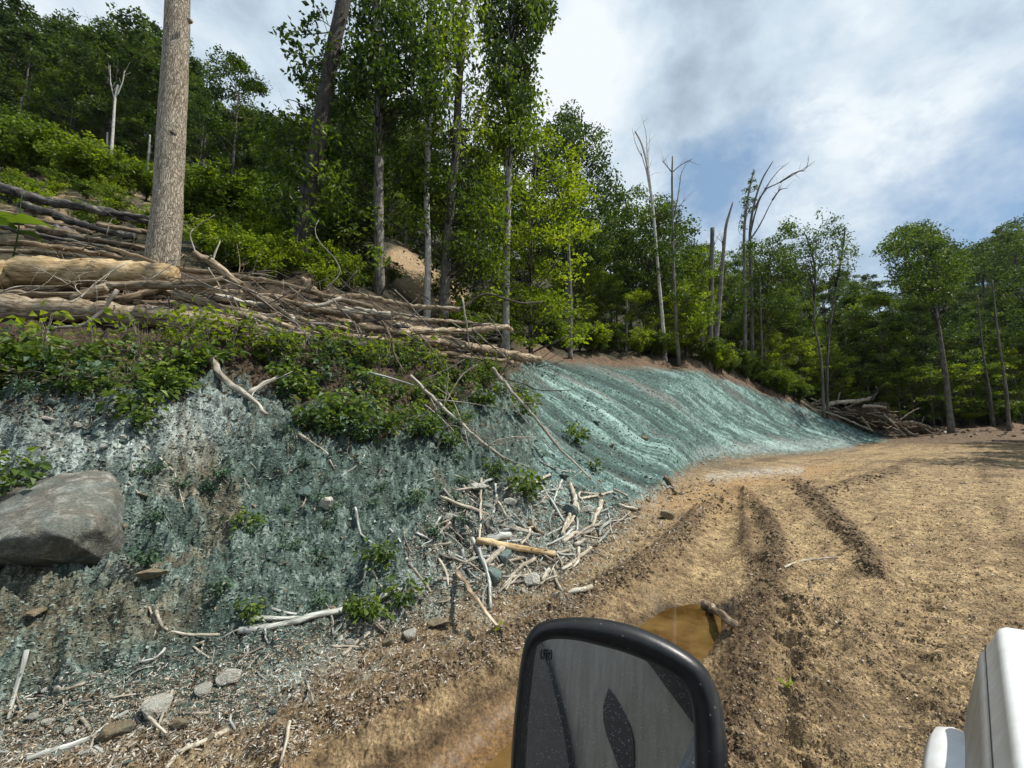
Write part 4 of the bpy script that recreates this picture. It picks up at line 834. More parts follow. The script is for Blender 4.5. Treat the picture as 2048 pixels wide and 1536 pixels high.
litter('wood_chips', 24000, [(DEB, .3), (LOWB, .35), (EDGE, .35)], 'chips', .012, .075, 'chip', 'pale wood chips and bark shreds strewn along the foot of the bank', 'wood chips')
litter('mulch_straw', 9000, [(NEARB, .65), (DEB, .35)], 'chips_teal', .008, .045, 'chip', 'sprayed straw and fibre stuck all over the near bank face', 'mulch')
litter('gravel', 26000, [(EDGE, .55), (ROADP, .15), (DEB, .3)], 'gravel', .008, .035, 'grit', 'small gravel and crumbs of stone along the road edge', 'gravel')
litter('bank_crumbs', 26000, [(NEARB, .85), (FARS, .15)], 'clods_teal', .008, .045, 'grit', 'crumbs of soil coated in blue green spray on the bank', 'soil crumbs')
litter('dirt_clods', 8000, [], 'clods', .006, .055, 'grit', 'loose dark dirt clods along the ridges of the wheel tracks', 'dirt clods', dens=[([(1488, 985), (1555, 1080), (1540, 1150), (1515, 1220), (1495, 1320), (1480, 1420), (1480, 1536)], .34, 20), ([(1600, 965), (1690, 1055), (1755, 1150)], .18, 16),
 ([(1440, 1000), (1340, 1085), (1230, 1165), (1060, 1260), (850, 1370)], .28, 30), ([(1595, 1200), (1600, 1300), (1600, 1420)], .06, 14), ([(1560, 1180), (1700, 1245), (1900, 1300)], .05, 10), ([(1700, 1270), (1880, 1400), (1960, 1440)], .06, 14), ([(1640, 990), (1790, 945)], .03, 12)])
litter('road_crumbs', 26000, [(ROADP, 1.)], 'clods', .004, .026, 'grit', 'fine crumbs of dry dirt over the packed road', 'dirt crumbs')
litter('leaf_litter', 3600, [(NEARB, .12), (EDGE, .38), ([(0, 790), (420, 720), (700, 760), (1040, 740), (1040, 850), (700, 880), (420, 800), (0, 860)], .5)], 'leaf_dry', .03, .07, 'leaf', 'dry brown leaves caught along the bank and its foot', 'leaf litter')
puddle([(1385, 1180), (1440, 1195), (1440, 1230), (1430, 1300), (1360, 1390), (1240, 1450), (1100, 1545), (830, 1600), (760, 1620), (880, 1530), (990, 1440), (1080, 1370), (1190, 1290), (1270, 1225), (1330, 1190)], .095, '')
# ------------------------------------------------------------------ plants
V = Vector
def plant_mesh(rng, h, spread, nst, nl, ls, mt, stem_mt='twig_dark', fern=False):
    """a leafy clump: arching stems with leaves along them"""
    sm = MB(); lf = MB()
    for _ in range(nst):
        a = rng.rand() * 2 * PI; out = spread * (.2 + .8 * rng.rand()); hh = h * (.45 + .55 * rng.rand()); t = np.linspace(0, 1, 7)[:, None]
        p = np.hstack([math.cos(a) * out * t ** 1.6, math.sin(a) * out * t ** 1.6, hh * np.sin(t * 1.9) / math.sin(1.57) * .98]) + np.hstack([rng.randn(7, 2) * .03 * h, np.zeros((7, 1))]) * t
        sm.tube(p, np.linspace(.006, .002, 7) * max(.6, h), 4)
        tt = rng.uniform(.25, 1, nl); c = np.stack([np.interp(tt, t[:, 0], p[:, k]) for k in range(3)], -1) + rng.randn(nl, 3) * ls * .55
        cen = p[-1] * 0; dirs = c - cen; lf.leaves(c, ls, rng, droop=.2, asp=.62, dirs=dirs, tint=np.clip(rng.rand(nl) * .7 + .3 * (c[:, 2] / h), 0, 1))
    return sm.mesh('stems', M[stem_mt], True), lf.mesh('leaves', M[mt])
def place(name, meshes, parts, loc, rz, sc, label, cat, group=None):
    r = empty(name, loc, label, cat, group); r.rotation_euler.z = rz; r.scale = (sc,) * 3 if not isinstance(sc, tuple) else sc
    for nm, me in zip(parts, meshes):
        c_ = bpy.data.objects.new(nm, me); COL.objects.link(c_); c_.parent = r
    return r
RP = np.random.RandomState(5)
PG = [plant_mesh(np.random.RandomState(40 + i), .5, .5, 9, 13, .125, 'leaf_ground') for i in range(5)]
PT = [plant_mesh(np.random.RandomState(50 + i), .35, .4, 9, 14, .075, 'leaf_teal') for i in range(3)]
PB = [plant_mesh(np.random.RandomState(60 + i), 1.5, 1.0, 20, 60, .10, 'leaf_bright') for i in range(3)]
PM = [plant_mesh(np.random.RandomState(70 + i), 1.5, 1.1, 20, 60, .10, 'leaf_mid') for i in range(3)]
PF = [plant_mesh(np.random.RandomState(80 + i), 2.6, 1.7, 26, 80, .17, 'leaf_mid') for i in range(2)] + [plant_mesh(np.random.RandomState(85), 2.6, 1.7, 26, 80, .17, 'leaf_bright')]
PD = [plant_mesh(np.random.RandomState(90 + i), .6, .45, 13, 4, .06, 'leaf_dry', 'twig') for i in range(3)]
SL = ('stems', 'leaves')
# leafy vines over the shoulder of the bank below the logs
VINE = [(-60, 735), (120, 730), (300, 722), (410, 728), (380, 770), (330, 800), (200, 790), (0, 800), (-60, 800)]
VINE2 = [(540, 690), (700, 690), (860, 720), (1045, 745), (1050, 810), (970, 815), (890, 880), (740, 900), (610, 870), (550, 800)]
def clump(u, v, ms, sc, label, group=None, name='leafy_plant', cat='plant', dz=-.03):
    p = drop(u, v); p.z += dz; return place(name, ms[RP.randint(len(ms))], SL, p, RP.rand() * 6.28, sc * (.8 + .4 * RP.rand()), label, cat, group)
for i in range(74): u, v = rand_in(VINE, RP); clump(u, v, [PG, PG, PT, PD][RP.randint(4)], .32 + .5 * RP.rand() ** 1.5, 'broad leaved green plant in the leafy band between the lowest log and the boulder', 'plants in the leafy band at left')
for i in range(165): u, v = rand_in(VINE2, RP); clump(u, v, [PG, PG, PT, PT, PD][RP.randint(5)], .35 + .55 * RP.rand() ** 1.5, 'vine clump spilling over the bank edge below the middle of the log pile', 'vines spilling over the middle of the bank')
for u, v, sc, lab in [(1050, 990, .85, 'dark green clump with one yellow leaf above the debris heap'), (1150, 885, 1.0, 'leafy clump beside the lower part of the right long pole'), (1190, 945, .6, 'small leafy clump at the foot of the right long pole'),
    (835, 1010, .7, 'small greyish plant left of the debris heap'), (275, 830, .6, 'small leafy plant on the shoulder above the boulder'), (285, 855, .5, 'little plant hanging above the thin straight stick'), (490, 1060, .45, 'low plant growing in the bare green face'),
    (700, 1240, .45, 'green sprig right of the long pale limb'), (735, 1240, .4, 'second green sprig right of the long pale limb'), (810, 1205, .5, 'bright fern-like sprout above the flat tan slab'), (20, 990, .7, 'dark leaved plant behind the boulder'), (500, 1240, .3, 'tiny tuft above the left fork of the pale limb'),
    (870, 800, .9, 'leafy clump at the upper end of the left long pole'), (960, 770, .9, 'yellowish clump under the end of the log pile'), (1040, 830, .9, 'dark grassy tuft hanging under the eroded bank lip'), (905, 900, .6, 'small clump on the face below the left long pole'), (770, 1130, .4, 'small sprout beside the hooked pale stick'), (990, 950, .5, 'sparse clump between the two long poles')]:
    clump(u, v, PT if 'grey' in lab else PG, sc, lab)
for i in range(34):
    u, v = rand_in(MIDB, RP); clump(u, v, PT, .26 + .2 * RP.rand(), 'tiny sprayed seedling on the green bank face', 'seedlings on the green bank face', name='seedling')
# bushes and brush on the bench and the hillside behind the logs
def bush_band(poly, n, ms, sc, label, group, name='bush'):
    for i in range(n):
        u, v = rand_in(poly, RP); clump(u, v, ms, sc, label, group, name, 'bush', dz=-.1)
bush_band([(380, 480), (520, 440), (640, 500), (720, 560), (780, 600), (600, 590), (430, 540)], 34, PB + PM[:1], .62, 'bright green bush behind the log pile right of the pale trunk', 'bushes behind the middle of the log pile')
bush_band([(-50, 330), (200, 360), (300, 400), (300, 480), (100, 470), (-50, 440)], 26, PB + PM, .62, 'green bush among the dark logs left of the pale trunk', 'bushes among the upper logs')
bush_band([(-60, 270), (300, 350), (300, 410), (0, 350), (-60, 340)], 46, PF, 1.0, 'shrub on the sunlit clearing of the upper slope', 'shrubs on the hillside clearing')
bush_band([(-80, 235), (330, 300), (330, 345), (-80, 290)], 34, PF[:2], 1.7, 'tall shrub under the trees along the foot of the hillside wood', 'tall shrubs along the hillside wood')
bush_band([(770, 520), (900, 560), (930, 640), (800, 640)], 3, PM, .6, 'bush half hiding the bare soil slope behind the trunks', 'bushes before the bare soil slope')
bush_band([(370, 400), (600, 440), (740, 500), (700, 540), (500, 480), (370, 450)], 40, PF[:2] + PM, .85, 'shrub at the edge of the dark wood right of the pale trunk', 'shrubs along the wood edge')
bush_band([(900, 620), (1000, 640), (1060, 690), (1000, 720), (900, 690)], 20, PM + PB[:1], .75, 'bush growing behind the right end of the log pile', 'bushes behind the end of the log pile')
bush_band([(1080, 690), (1240, 700), (1400, 712), (1400, 722), (1240, 712), (1080, 700)], 34, PF, .75, 'bright shrub along the top of the sprayed slope', 'shrubs along the top of the sprayed slope')
bush_band([(1400, 726), (1500, 745), (1640, 800), (1600, 812), (1480, 760), (1400, 740)], 36, PF, .85, 'shrub along the shoulder right of the two snags', 'shrubs right of the two snags')
bush_band([(1840, 838), (1960, 842), (1960, 852), (1840, 852)], 10, PF[:2], 1.0, 'low shrub round the foot of the broad domed tree', 'shrubs round the broad domed tree')
bush_band([(1620, 810), (2040, 845), (2040, 850), (1900, 850), (1700, 838)], 30, PF[:2], 1.1, 'low shrub at the foot of the right hand wood', 'shrubs at the foot of the right hand wood')
CR = [plant_mesh(np.random.RandomState(95 + i), .8, .5, 9, 5, .10, 'leaf_bright', 'twig') for i in range(3)]
for i in range(34):
    u, v = rand_in([(-40, 735), (400, 700), (1040, 735), (1000, 770), (700, 760), (400, 730), (0, 740)], RP); clump(u, v, CR, .5 + .5 * RP.rand(), 'thin stemmed weed standing up along the front of the log pile', 'weeds along the front of the log pile', name='weed')
# big-leaved weed at the left edge
bl = empty('broadleaf_weed', P(25, 520, 6.3), 'tall weed with very large leaves before the dark logs at the left edge', 'weed')
mb = MB(); mb.tube([(0, 0, 0), (.02, .01, .5), (0, 0, 1.0), (.02, 0, 1.35)], [.012, .01, .007, .004], 6); mb.build('stem', M['leaf_ground'], bl, True)
for z_, a, l in ((.62, .1, .55), (.7, 2.9, .45), (.45, 1.2, .3), (.5, 4.2, .4), (1.3, .5, .15)):
    mb = MB(); n_ = 7; t = np.linspace(0, 1, n_); wv = np.sin(t * PI * .92 + .2) * l * .38; c_ = np.stack([np.cos(a) * l * t, np.sin(a) * l * t, z_ + .05 * np.sin(t * 3) - .18 * l * t * t], -1); sdv = np.array([-math.sin(a), math.cos(a), 0])
    v = np.vstack([c_, c_ + sdv * wv[:, None] + [0, 0, .04], c_ - sdv * wv[:, None] + [0, 0, .04]]); q_ = [(i, i + 1, n_ + i + 1, n_ + i) for i in range(n_ - 1)] + [(i + 1, i, 2 * n_ + i, 2 * n_ + i + 1) for i in range(n_ - 1)]; mb.add(v, q_); mb.build('leaf', M['leaf_ground'], bl, True)
# single yellow-green leaf sprig on the road and pale leaves
def leafsprig(u, v, s, label):
    p = drop(u, v, .02); mb = MB(); mb.leaves(np.zeros((5, 3)) + RP.randn(5, 3) * .01, s, RP, droop=-.1, asp=.6, tint=np.full(5, .9)); o = mb.build('fallen_leaf', M['leaf_bright']); o.location = p; tag(o, label, 'leaf')
leafsprig(1575, 1377, .07, 'bright green fallen sprig on the dirt right of the mirror'); leafsprig(1000, 1262, .05, 'small green sprig at the lower end of the dark plank')

# ------------------------------------------------------------------ trees
def limb_path(rng, z0, a, L, rise, n=7):
    t = np.linspace(0, 1, n)[:, None]; p = np.hstack([np.cos(a) * L * t, np.sin(a) * L * t, z0 + L * rise * t + .18 * L * t * t]); w_ = np.cumsum(rng.randn(n, 3) * L * .03, 0); w_[0] = 0; return p + w_
def tree_mesh(seed, H, cb, cr, r0, leafm, barkm, ls=.3, nclump=60, npc=60, cs=1., lean=(0, 0), top=1., limbs=16, flat=.55, droop=.15, shape='oval', sides=8, wig=.12):
    rng = np.random.RandomState(seed); tr = MB(); cr_ = MB(); n = 12; t = np.linspace(0, 1, n)
    tp = np.stack([lean[0] * t * H + wig * H * .04 * pn(t * 3 + seed, t * 0), lean[1] * t * H + wig * H * .04 * pn(t * 3, t * 0 + seed), t * H * top], -1); tp[:, :2] -= tp[0, :2]
    rad = r0 * (1 - .85 * t); rad[0] *= 1.25; tr.tube(tp, rad, sides, .05, rng)
    at = lambda z: np.array([np.interp(z / (H * top), t, tp[:, 0]), np.interp(z / (H * top), t, tp[:, 1]), z])
    C_ = []
    for i in range(limbs):
        f = (i + rng.rand()) / limbs; z0 = cb * H + (1 - cb) * H * f * .92; prof = {'oval': math.sin(PI * (.15 + .8 * f)) ** .7, 'cone': 1.05 - f * .85, 'up': .35 + .65 * f, 'col': .55 + .45 * rng.rand()}[shape]
        L = cr * prof * (.65 + .5 * rng.rand()); a = i * 2.4 + rng.rand(); p = limb_path(rng, 0, a, L, .25 + .5 * rng.rand()); p += at(z0)
        tr.tube(p, np.linspace(max(.02, np.interp(z0 / H, t, rad) * .42), .008, 7), 5)
        for j in range(3):
            k_ = rng.randint(2, 6); d = (p[k_] - p[k_ - 1]); d /= np.linalg.norm(d); d = d + rng.randn(3) * .55; d /= np.linalg.norm(d); s_ = L * (.25 + .3 * rng.rand()); e = p[k_] + d * s_; tr.tube([p[k_], (p[k_] + e) / 2 + rng.randn(3) * .04 * s_, e], [.014, .01, .005], 4); C_.append(e)
        C_.append(p[-1]); C_.append(p[-2])
    C_ = np.array(C_)
    extra = C_[rng.randint(len(C_), size=nclump)] + rng.randn(nclump, 3) * np.array([.10, .10, .07]) * cr * 1.3
    C_ = np.vstack([C_, extra]) if nclump else C_
    keep = rng.permutation(len(C_))[:max(nclump, 1)]; C_ = C_[keep]
    pts, tin = [], []
    for c_ in C_:
        m_ = int(npc * (.5 + rng.rand())); s_ = cs * (.6 + .7 * rng.rand()); d = rng.randn(m_, 3); d /= np.linalg.norm(d, axis=1)[:, None]; r_ = rng.rand(m_) ** .45
        pts.append(c_ + d * r_[:, None] * s_ * np.array([1, 1, flat])); tin.append(np.clip(.5 + .28 * rng.randn() + .16 * rng.randn(m_), 0, 1))
    pts = np.vstack(pts); cr_.leaves(pts, ls, rng, droop=droop, tint=np.concatenate(tin), flatness=.45)
    return tr.mesh('trunk', M[barkm], True), cr_.mesh('crown', M[leafm])
TC = ('trunk', 'crown')
def tree(ms, u=None, v=None, y=None, loc=None, rz=0, sc=1., label='', group=None, name='tree', cat='tree'):
    if loc is None: p = P(u, v, y); loc = V((p.x, p.y, hz(p.x, p.y) - .15))
    return place(name, ms, TC, loc, rz, sc, label, cat, group)
NV = 5
far_dark = [tree_mesh(100 + i, 15, .22, 4.0, .19, 'leaf_far', 'bark_forest', ls=.42, nclump=64, npc=62, cs=1.15, limbs=18) for i in range(NV)]
mid_dark = [tree_mesh(120 + i, 17, .20, 3.8, .20, 'leaf_dark', 'bark_forest', ls=.30, nclump=85, npc=85, cs=1.0, limbs=22) for i in range(4)]
mid_green = [tree_mesh(140 + i, 15, .12, 3.4, .16, 'leaf_mid', 'bark_forest', ls=.26, nclump=90, npc=85, cs=.9, limbs=24, shape='col') for i in range(4)]
sap = [tree_mesh(160 + i, 7, .08, 2.1, .06, 'leaf_bright', 'bark_forest', ls=.20, nclump=55, npc=50, cs=.6, limbs=20, flat=.35) for i in range(3)]
sapd = [tree_mesh(170 + i, 8, .08, 2.3, .07, 'leaf_mid', 'bark_forest', ls=.20, nclump=55, npc=50, cs=.6, limbs=20, flat=.4) for i in range(3)]
RT = np.random.RandomState(21)
def forest(us, ys, n, kinds, smin, smax, label, group, mind=2.6, maxtry=40):
    pl = []
    for i in range(n):
        for _ in range(maxtry):
            u = RT.uniform(*us); y = RT.uniform(*ys); x = (u - U0) / F_PX * y
            if all((x - a) ** 2 + (y - b) ** 2 > mind ** 2 for a, b in pl): break
        pl.append((x, y)); s = RT.uniform(smin, smax)
        tree(kinds[RT.randint(len(kinds))], loc=V((x, y, hz(x, y) - .2)), rz=RT.rand() * 6.28, sc=(s * RT.uniform(.85, 1.15), s * RT.uniform(.85, 1.15), s * RT.uniform(.9, 1.15)), label=label, group=group)
forest((-240, 300), (47, 88), 56, far_dark + mid_dark[:2], .95, 1.35, 'dark leafy tree of the wood on the steep hill at upper left', 'trees of the hillside wood at left', 3.6)
forest((300, 660), (47, 88), 36, far_dark + mid_dark[:2], .55, .82, 'leafy tree of the lower hillside wood between the big pale trunk and the leaning trunk', 'trees of the hillside wood right of the big trunk', 3.2)
forest((-240, 360), (46, 56), 22, sapd, 1.0, 1.5, 'young tree at the foot of the hillside wood', 'young trees along the foot of the hillside wood', 2.5)
forest((340, 820), (30, 46), 30, mid_dark + sapd, .45, .75, 'shaded tree at the wood edge behind the dark leaning trunk', 'shaded trees behind the leaning trunk', 2.2)
forest((640, 1010), (30, 60), 30, mid_dark + mid_green, .7, .95, 'tree of the dense wood behind the row of slim trunks', 'trees behind the row of slim trunks', 3.0)
forest((1040, 1420), (42, 66), 26, mid_dark + mid_green, .75, 1.0, 'tree of the dense wood behind the top of the sprayed slope', 'trees behind the sprayed slope', 3.2)
forest((1420, 1760), (50, 78), 30, mid_dark + mid_green, .62, .85, 'tree of the wood right of the snags', 'trees right of the snags', 3.2)
forest((1740, 2220), (50, 80), 42, mid_dark + mid_green[:2], .72, 1.0, 'dark tree of the wood beyond the far end of the road', 'trees of the right hand wood', 3.2)
forest((1480, 2300), (95, 165), 62, far_dark, .9, 1.2, 'small distant tree on the far hill beyond the right hand wood', 'trees on the far hill', 5)
forest((1060, 1420), (33, 42), 16, sap + sapd, .6, 1.0, 'sapling under the trees along the sprayed slope', 'saplings above the sprayed slope', 1.6)
forest((1440, 1760), (46, 54), 20, sap + sapd, .7, 1.1, 'sapling at the wood edge right of the snags', 'saplings right of the snags', 1.6)
forest((1780, 2060), (49, 53), 16, sapd + sap[:1], .8, 1.2, 'sapling at the foot of the right hand wood', 'saplings of the right hand wood', 1.8)
# trees off to the right whose shade bands cross the far road
for x_, y_ in ((33, 17.5), (39, 22), (44.5, 27), (50, 32)): tree(mid_dark[RT.randint(4)], loc=V((x_, y_, -.2)), sc=1.15, label='dark roadside tree standing outside the right edge of the photo', group='roadside trees outside the right edge')

# --- single trees one can tell apart
def trunk_tree(name, pts, y, w0, w1, barkm, label, sides=12, rough=.04, cat='tree', limbs=None, yt=None, wig=.0, ground=True):
    """trunk through picture points at distance y; returns root and the 3-D path"""
    yt = yt or y; n = len(pts); q = [P(u, v, y + (yt - y) * i / (n - 1)) for i, (u, v) in enumerate(pts)]
    if ground: q[0].z = min(q[0].z, hz(q[0].x, q[0].y) - .15)
    base = q[0].copy(); rt = empty(name, base, label, cat); p = spline(q, 26) - np.array(base)
    r = np.linspace(PXM(w0, y) / 2, PXM(w1, yt) / 2, 26); r = r * (1 + rough * pn(np.linspace(0, 9, 26) + y, np.zeros(26))) * (1 + .22 * np.exp(-np.arange(26) / 1.3))
    mb = MB(); mb.tube(p, r, sides, rough * .4, R); return rt, p, mb, base
def crown_on(rt, p, base, clusters, leafm, ls, npc, cs, y, flat=.8, droop=.5, seed=0, twig=True, barkm='bark_dark', rad=.02):
    """leaf clusters centred on picture points, joined to the nearest piece of trunk by a limb"""
    rng = np.random.RandomState(seed); lf = MB(); tw = MB()
    for it in clusters:
        u, v = it[0], it[1]; s_ = cs * (it[2] if len(it) > 2 else 1); yy = y + rng.randn() * .08 * y
        c_ = np.array(P(u, v, yy)) - np.array(base); j = np.argmin(np.linalg.norm(p - (c_ - np.array([0, 0, .5 * np.linalg.norm(c_[:2] - p[10, :2])])), axis=1)); a = p[j]
        mid = (a + c_) / 2 + rng.randn(3) * .08 * np.linalg.norm(c_ - a); pth = spline([a, mid, c_], 7); tw.tube(pth, np.linspace(rad, .005, 7), 4)
        m_ = int(npc * (it[2] if len(it) > 2 else 1) ** 1.5); d = rng.randn(m_, 3); d /= np.linalg.norm(d, axis=1)[:, None]; pts = c_ + d * (rng.rand(m_) ** .5)[:, None] * s_ * np.array([1, 1, flat])
        for k_ in range(3):
            e = c_ + rng.randn(3) * s_ * .6; tw.tube([c_ * .7 + pth[-3] * .3, e], [.006, .002], 3)
        lf.leaves(pts, ls, rng, droop=droop, tint=np.clip(.5 + .2 * rng.randn() + .2 * rng.randn(m_), 0, 1), flatness=.4)
    o = bpy.data.objects.new('crown', lf.mesh('crown', M[leafm])); COL.objects.link(o); o.parent = rt
    o = bpy.data.objects.new('branchwork', tw.mesh('branchwork', M[barkm], True)); COL.objects.link(o); o.parent = rt
def rnd_clusters(poly, n, seed, s0=.7, s1=1.3):
    rng = np.random.RandomState(seed); return [(*rand_in(poly, rng), s0 + (s1 - s0) * rng.rand()) for _ in range(n)]
# T1 the big pale bare trunk
rt, p, mb, b = trunk_tree('bare_tree', [(322, 535), (334, 430), (341, 300), (349, 160), (354, 60), (357, -60), (360, -200)], 7.3, 55, 42, 'bark_pale', 'tall bare pale barked trunk standing alone behind the golden log', sides=40, rough=.05)
th = np.arange(0, 1)
o = bpy.data.objects.new('trunk', mb.mesh('trunk', M['bark_pale'], True)); COL.objects.link(o); o.parent = rt
for (u, v, s_) in ((377, 38, .05), (343, 264, .045), (320, 365, .04), (309, 452, .05)):
    kb = MB(); c_ = np.array(P(u, v, 7.12)) - np.array(b); kb.tube([c_ + [0, .06, 0], c_ + [0, -.01, 0]], [s_, s_ * .6], 9, .15, R); o = kb.build('knot', M['bark_grey'] if u != 377 else M['bark_pale'], rt, True)
# T2 dark leaning trunk
rt, p, mb, b = trunk_tree('leaning_tree', [(600, 470), (622, 360), (645, 230), (664, 110), (690, -10), (720, -160)], 10.5, 34, 27, 'bark_dark', 'dark leaning trunk with drooping leaves against the sky left of the row of trunks')
mb.build('trunk', M['bark_dark'], rt, True)
crown_on(rt, p, b, [(560, 60, .7), (585, 75, .9), (620, 50, .9), (600, 110, .8), (590, 150, .8), (620, 130, .9), (640, 165, .8), (575, 105, .5), (625, 190, .7), (650, 95, 1), (700, 90, 1), (680, 170, 1), (665, 220, .9), (640, 20, .8), (735, 40, 1), (720, 120, 1), (700, 210, 1), (610, 215, .4)], 'leaf_dark', .17, 44, .42, 10.5, seed=1)
crown_on(rt, p, b, rnd_clusters([(520, 230), (640, 240), (700, 300), (690, 440), (600, 470), (540, 380)], 44, 3), 'leaf_mid', .15, 60, .55, 11.0, seed=2)
# T3
rt, p, mb, b = trunk_tree('vine_clad_tree', [(760, 590), (758, 480), (757, 340), (758, 220), (755, 100), (752, -20), (750, -150)], 11.8, 21, 19, 'bark_grey', 'patchy grey barked trunk with dark leafy vines over its upper half')
mb.build('trunk', M['bark_grey'], rt, True)
crown_on(rt, p, b, rnd_clusters([(700, -20), (830, -20), (850, 120), (880, 180), (860, 230), (800, 260), (735, 230), (700, 120)], 90, 4) + [(820, 60, 1), (845, 100, 1), (860, 160, .8), (880, 200, .6), (875, 235, .5)], 'leaf_dark', .17, 60, .55, 11.8, seed=3)
crown_on(rt, p, b, rnd_clusters([(660, 180), (760, 240), (770, 420), (720, 500), (640, 440)], 40, 5), 'leaf_dark', .17, 60, .6, 12.8, seed=4)
crown_on(rt, p, b, rnd_clusters([(620, 380), (780, 400), (800, 480), (740, 540), (640, 520)], 46, 33, .5, 1.), 'leaf_mid', .16, 50, .5, 12.5, seed=33)
# T4 slim pale
rt, p, mb, b = trunk_tree('slim_tree', [(854, 622), (856, 500), (853, 380), (858, 250), (858, 150), (862, 20), (866, -100)], 13.2, 13, 10, 'bark_white', 'slimmest white patched trunk, third in the row of slim trunks')
mb.build('trunk', M['bark_white'], rt, True)
crown_on(rt, p, b, rnd_clusters([(800, -20), (920, -20), (930, 70), (895, 130), (850, 150), (820, 70)], 34, 6), 'leaf_mid', .17, 50, .6, 13.2, seed=5)
crown_on(rt, p, b, rnd_clusters([(790, 270), (850, 240), (900, 260), (890, 400), (860, 470), (790, 420)], 36, 7), 'leaf_mid', .17, 55, .65, 13.8, seed=6)
# T5
rt, p, mb, b = trunk_tree('forked_tree', [(885, 640), (893, 520), (903, 380), (912, 300), (916, 200), (924, 80), (930, -60)], 13.6, 20, 14, 'bark_grey', 'dark footed trunk with airy light green leaves, tallest right of the slim white trunk')
mb.build('trunk', M['bark_grey'], rt, True)
crown_on(rt, p, b, rnd_clusters([(880, 10), (960, -20), (975, 90), (965, 200), (990, 280), (930, 330), (880, 210), (870, 160)], 80, 8, .5, 1.), 'leaf_bright', .16, 34, .6, 13.6, seed=7, droop=.6)
crown_on(rt, p, b, rnd_clusters([(860, 330), (960, 300), (1010, 420), (980, 560), (900, 520), (870, 430)], 56, 9), 'leaf_mid', .16, 60, .65, 14.2, seed=8)
crown_on(rt, p, b, rnd_clusters([(820, 400), (1000, 380), (1010, 600), (930, 620), (890, 560), (830, 500)], 60, 32, .6, 1.1), 'leaf_mid', .17, 55, .65, 15.5, seed=32)
# T6 ivy column
rt, p, mb, b = trunk_tree('ivy_tree', [(1012, 672), (1012, 560), (1016, 400), (1020, 250), (1022, 100), (1024, -60), (1026, -160)], 16, 15, 14, 'bark_white', 'tall trunk wrapped in dark ivy against the open sky, rightmost of the row')
mb.build('trunk', M['bark_white'], rt, True)
crown_on(rt, p, b, rnd_clusters([(965, -40), (1090, -40), (1100, 30), (1075, 60), (1062, 120), (1060, 200), (985, 190), (972, 100)], 150, 10, .6, 1.) + [(1095, 20, .6), (1100, 45, .5), (1085, 60, .6)], 'leaf_dark', .19, 80, .62, 16, seed=9, droop=.7)
crown_on(rt, p, b, rnd_clusters([(975, 150), (1050, 150), (1075, 210), (1060, 300), (1000, 320), (960, 240)], 44, 11), 'leaf_mid', .18, 60, .7, 15.6, seed=10)
# T7 young bright beech
rt, p, mb, b = trunk_tree('young_tree', [(1062, 690), (1060, 560), (1066, 420), (1072, 300), (1075, 240)], 17.5, 9, 3, 'bark_forest', 'young yellow green tree with layered branches in front of the wood by the sprayed slope')
mb.build('trunk', M['bark_forest'], rt, True)
crown_on(rt, p, b, rnd_clusters([(1000, 230), (1070, 240), (1150, 310), (1180, 400), (1165, 520), (1120, 600), (1040, 620), (970, 520), (960, 380)], 140, 12, .6, 1.2), 'leaf_bright', .17, 60, .72, 17.5, seed=11, flat=.35, droop=.15)
crown_on(rt, p, b, rnd_clusters([(940, 600), (1000, 560), (1150, 600), (1200, 690), (1060, 690), (1000, 660)], 60, 31, .5, 1.), 'leaf_bright', .17, 55, .7, 17.5, seed=31, flat=.4, droop=.15)
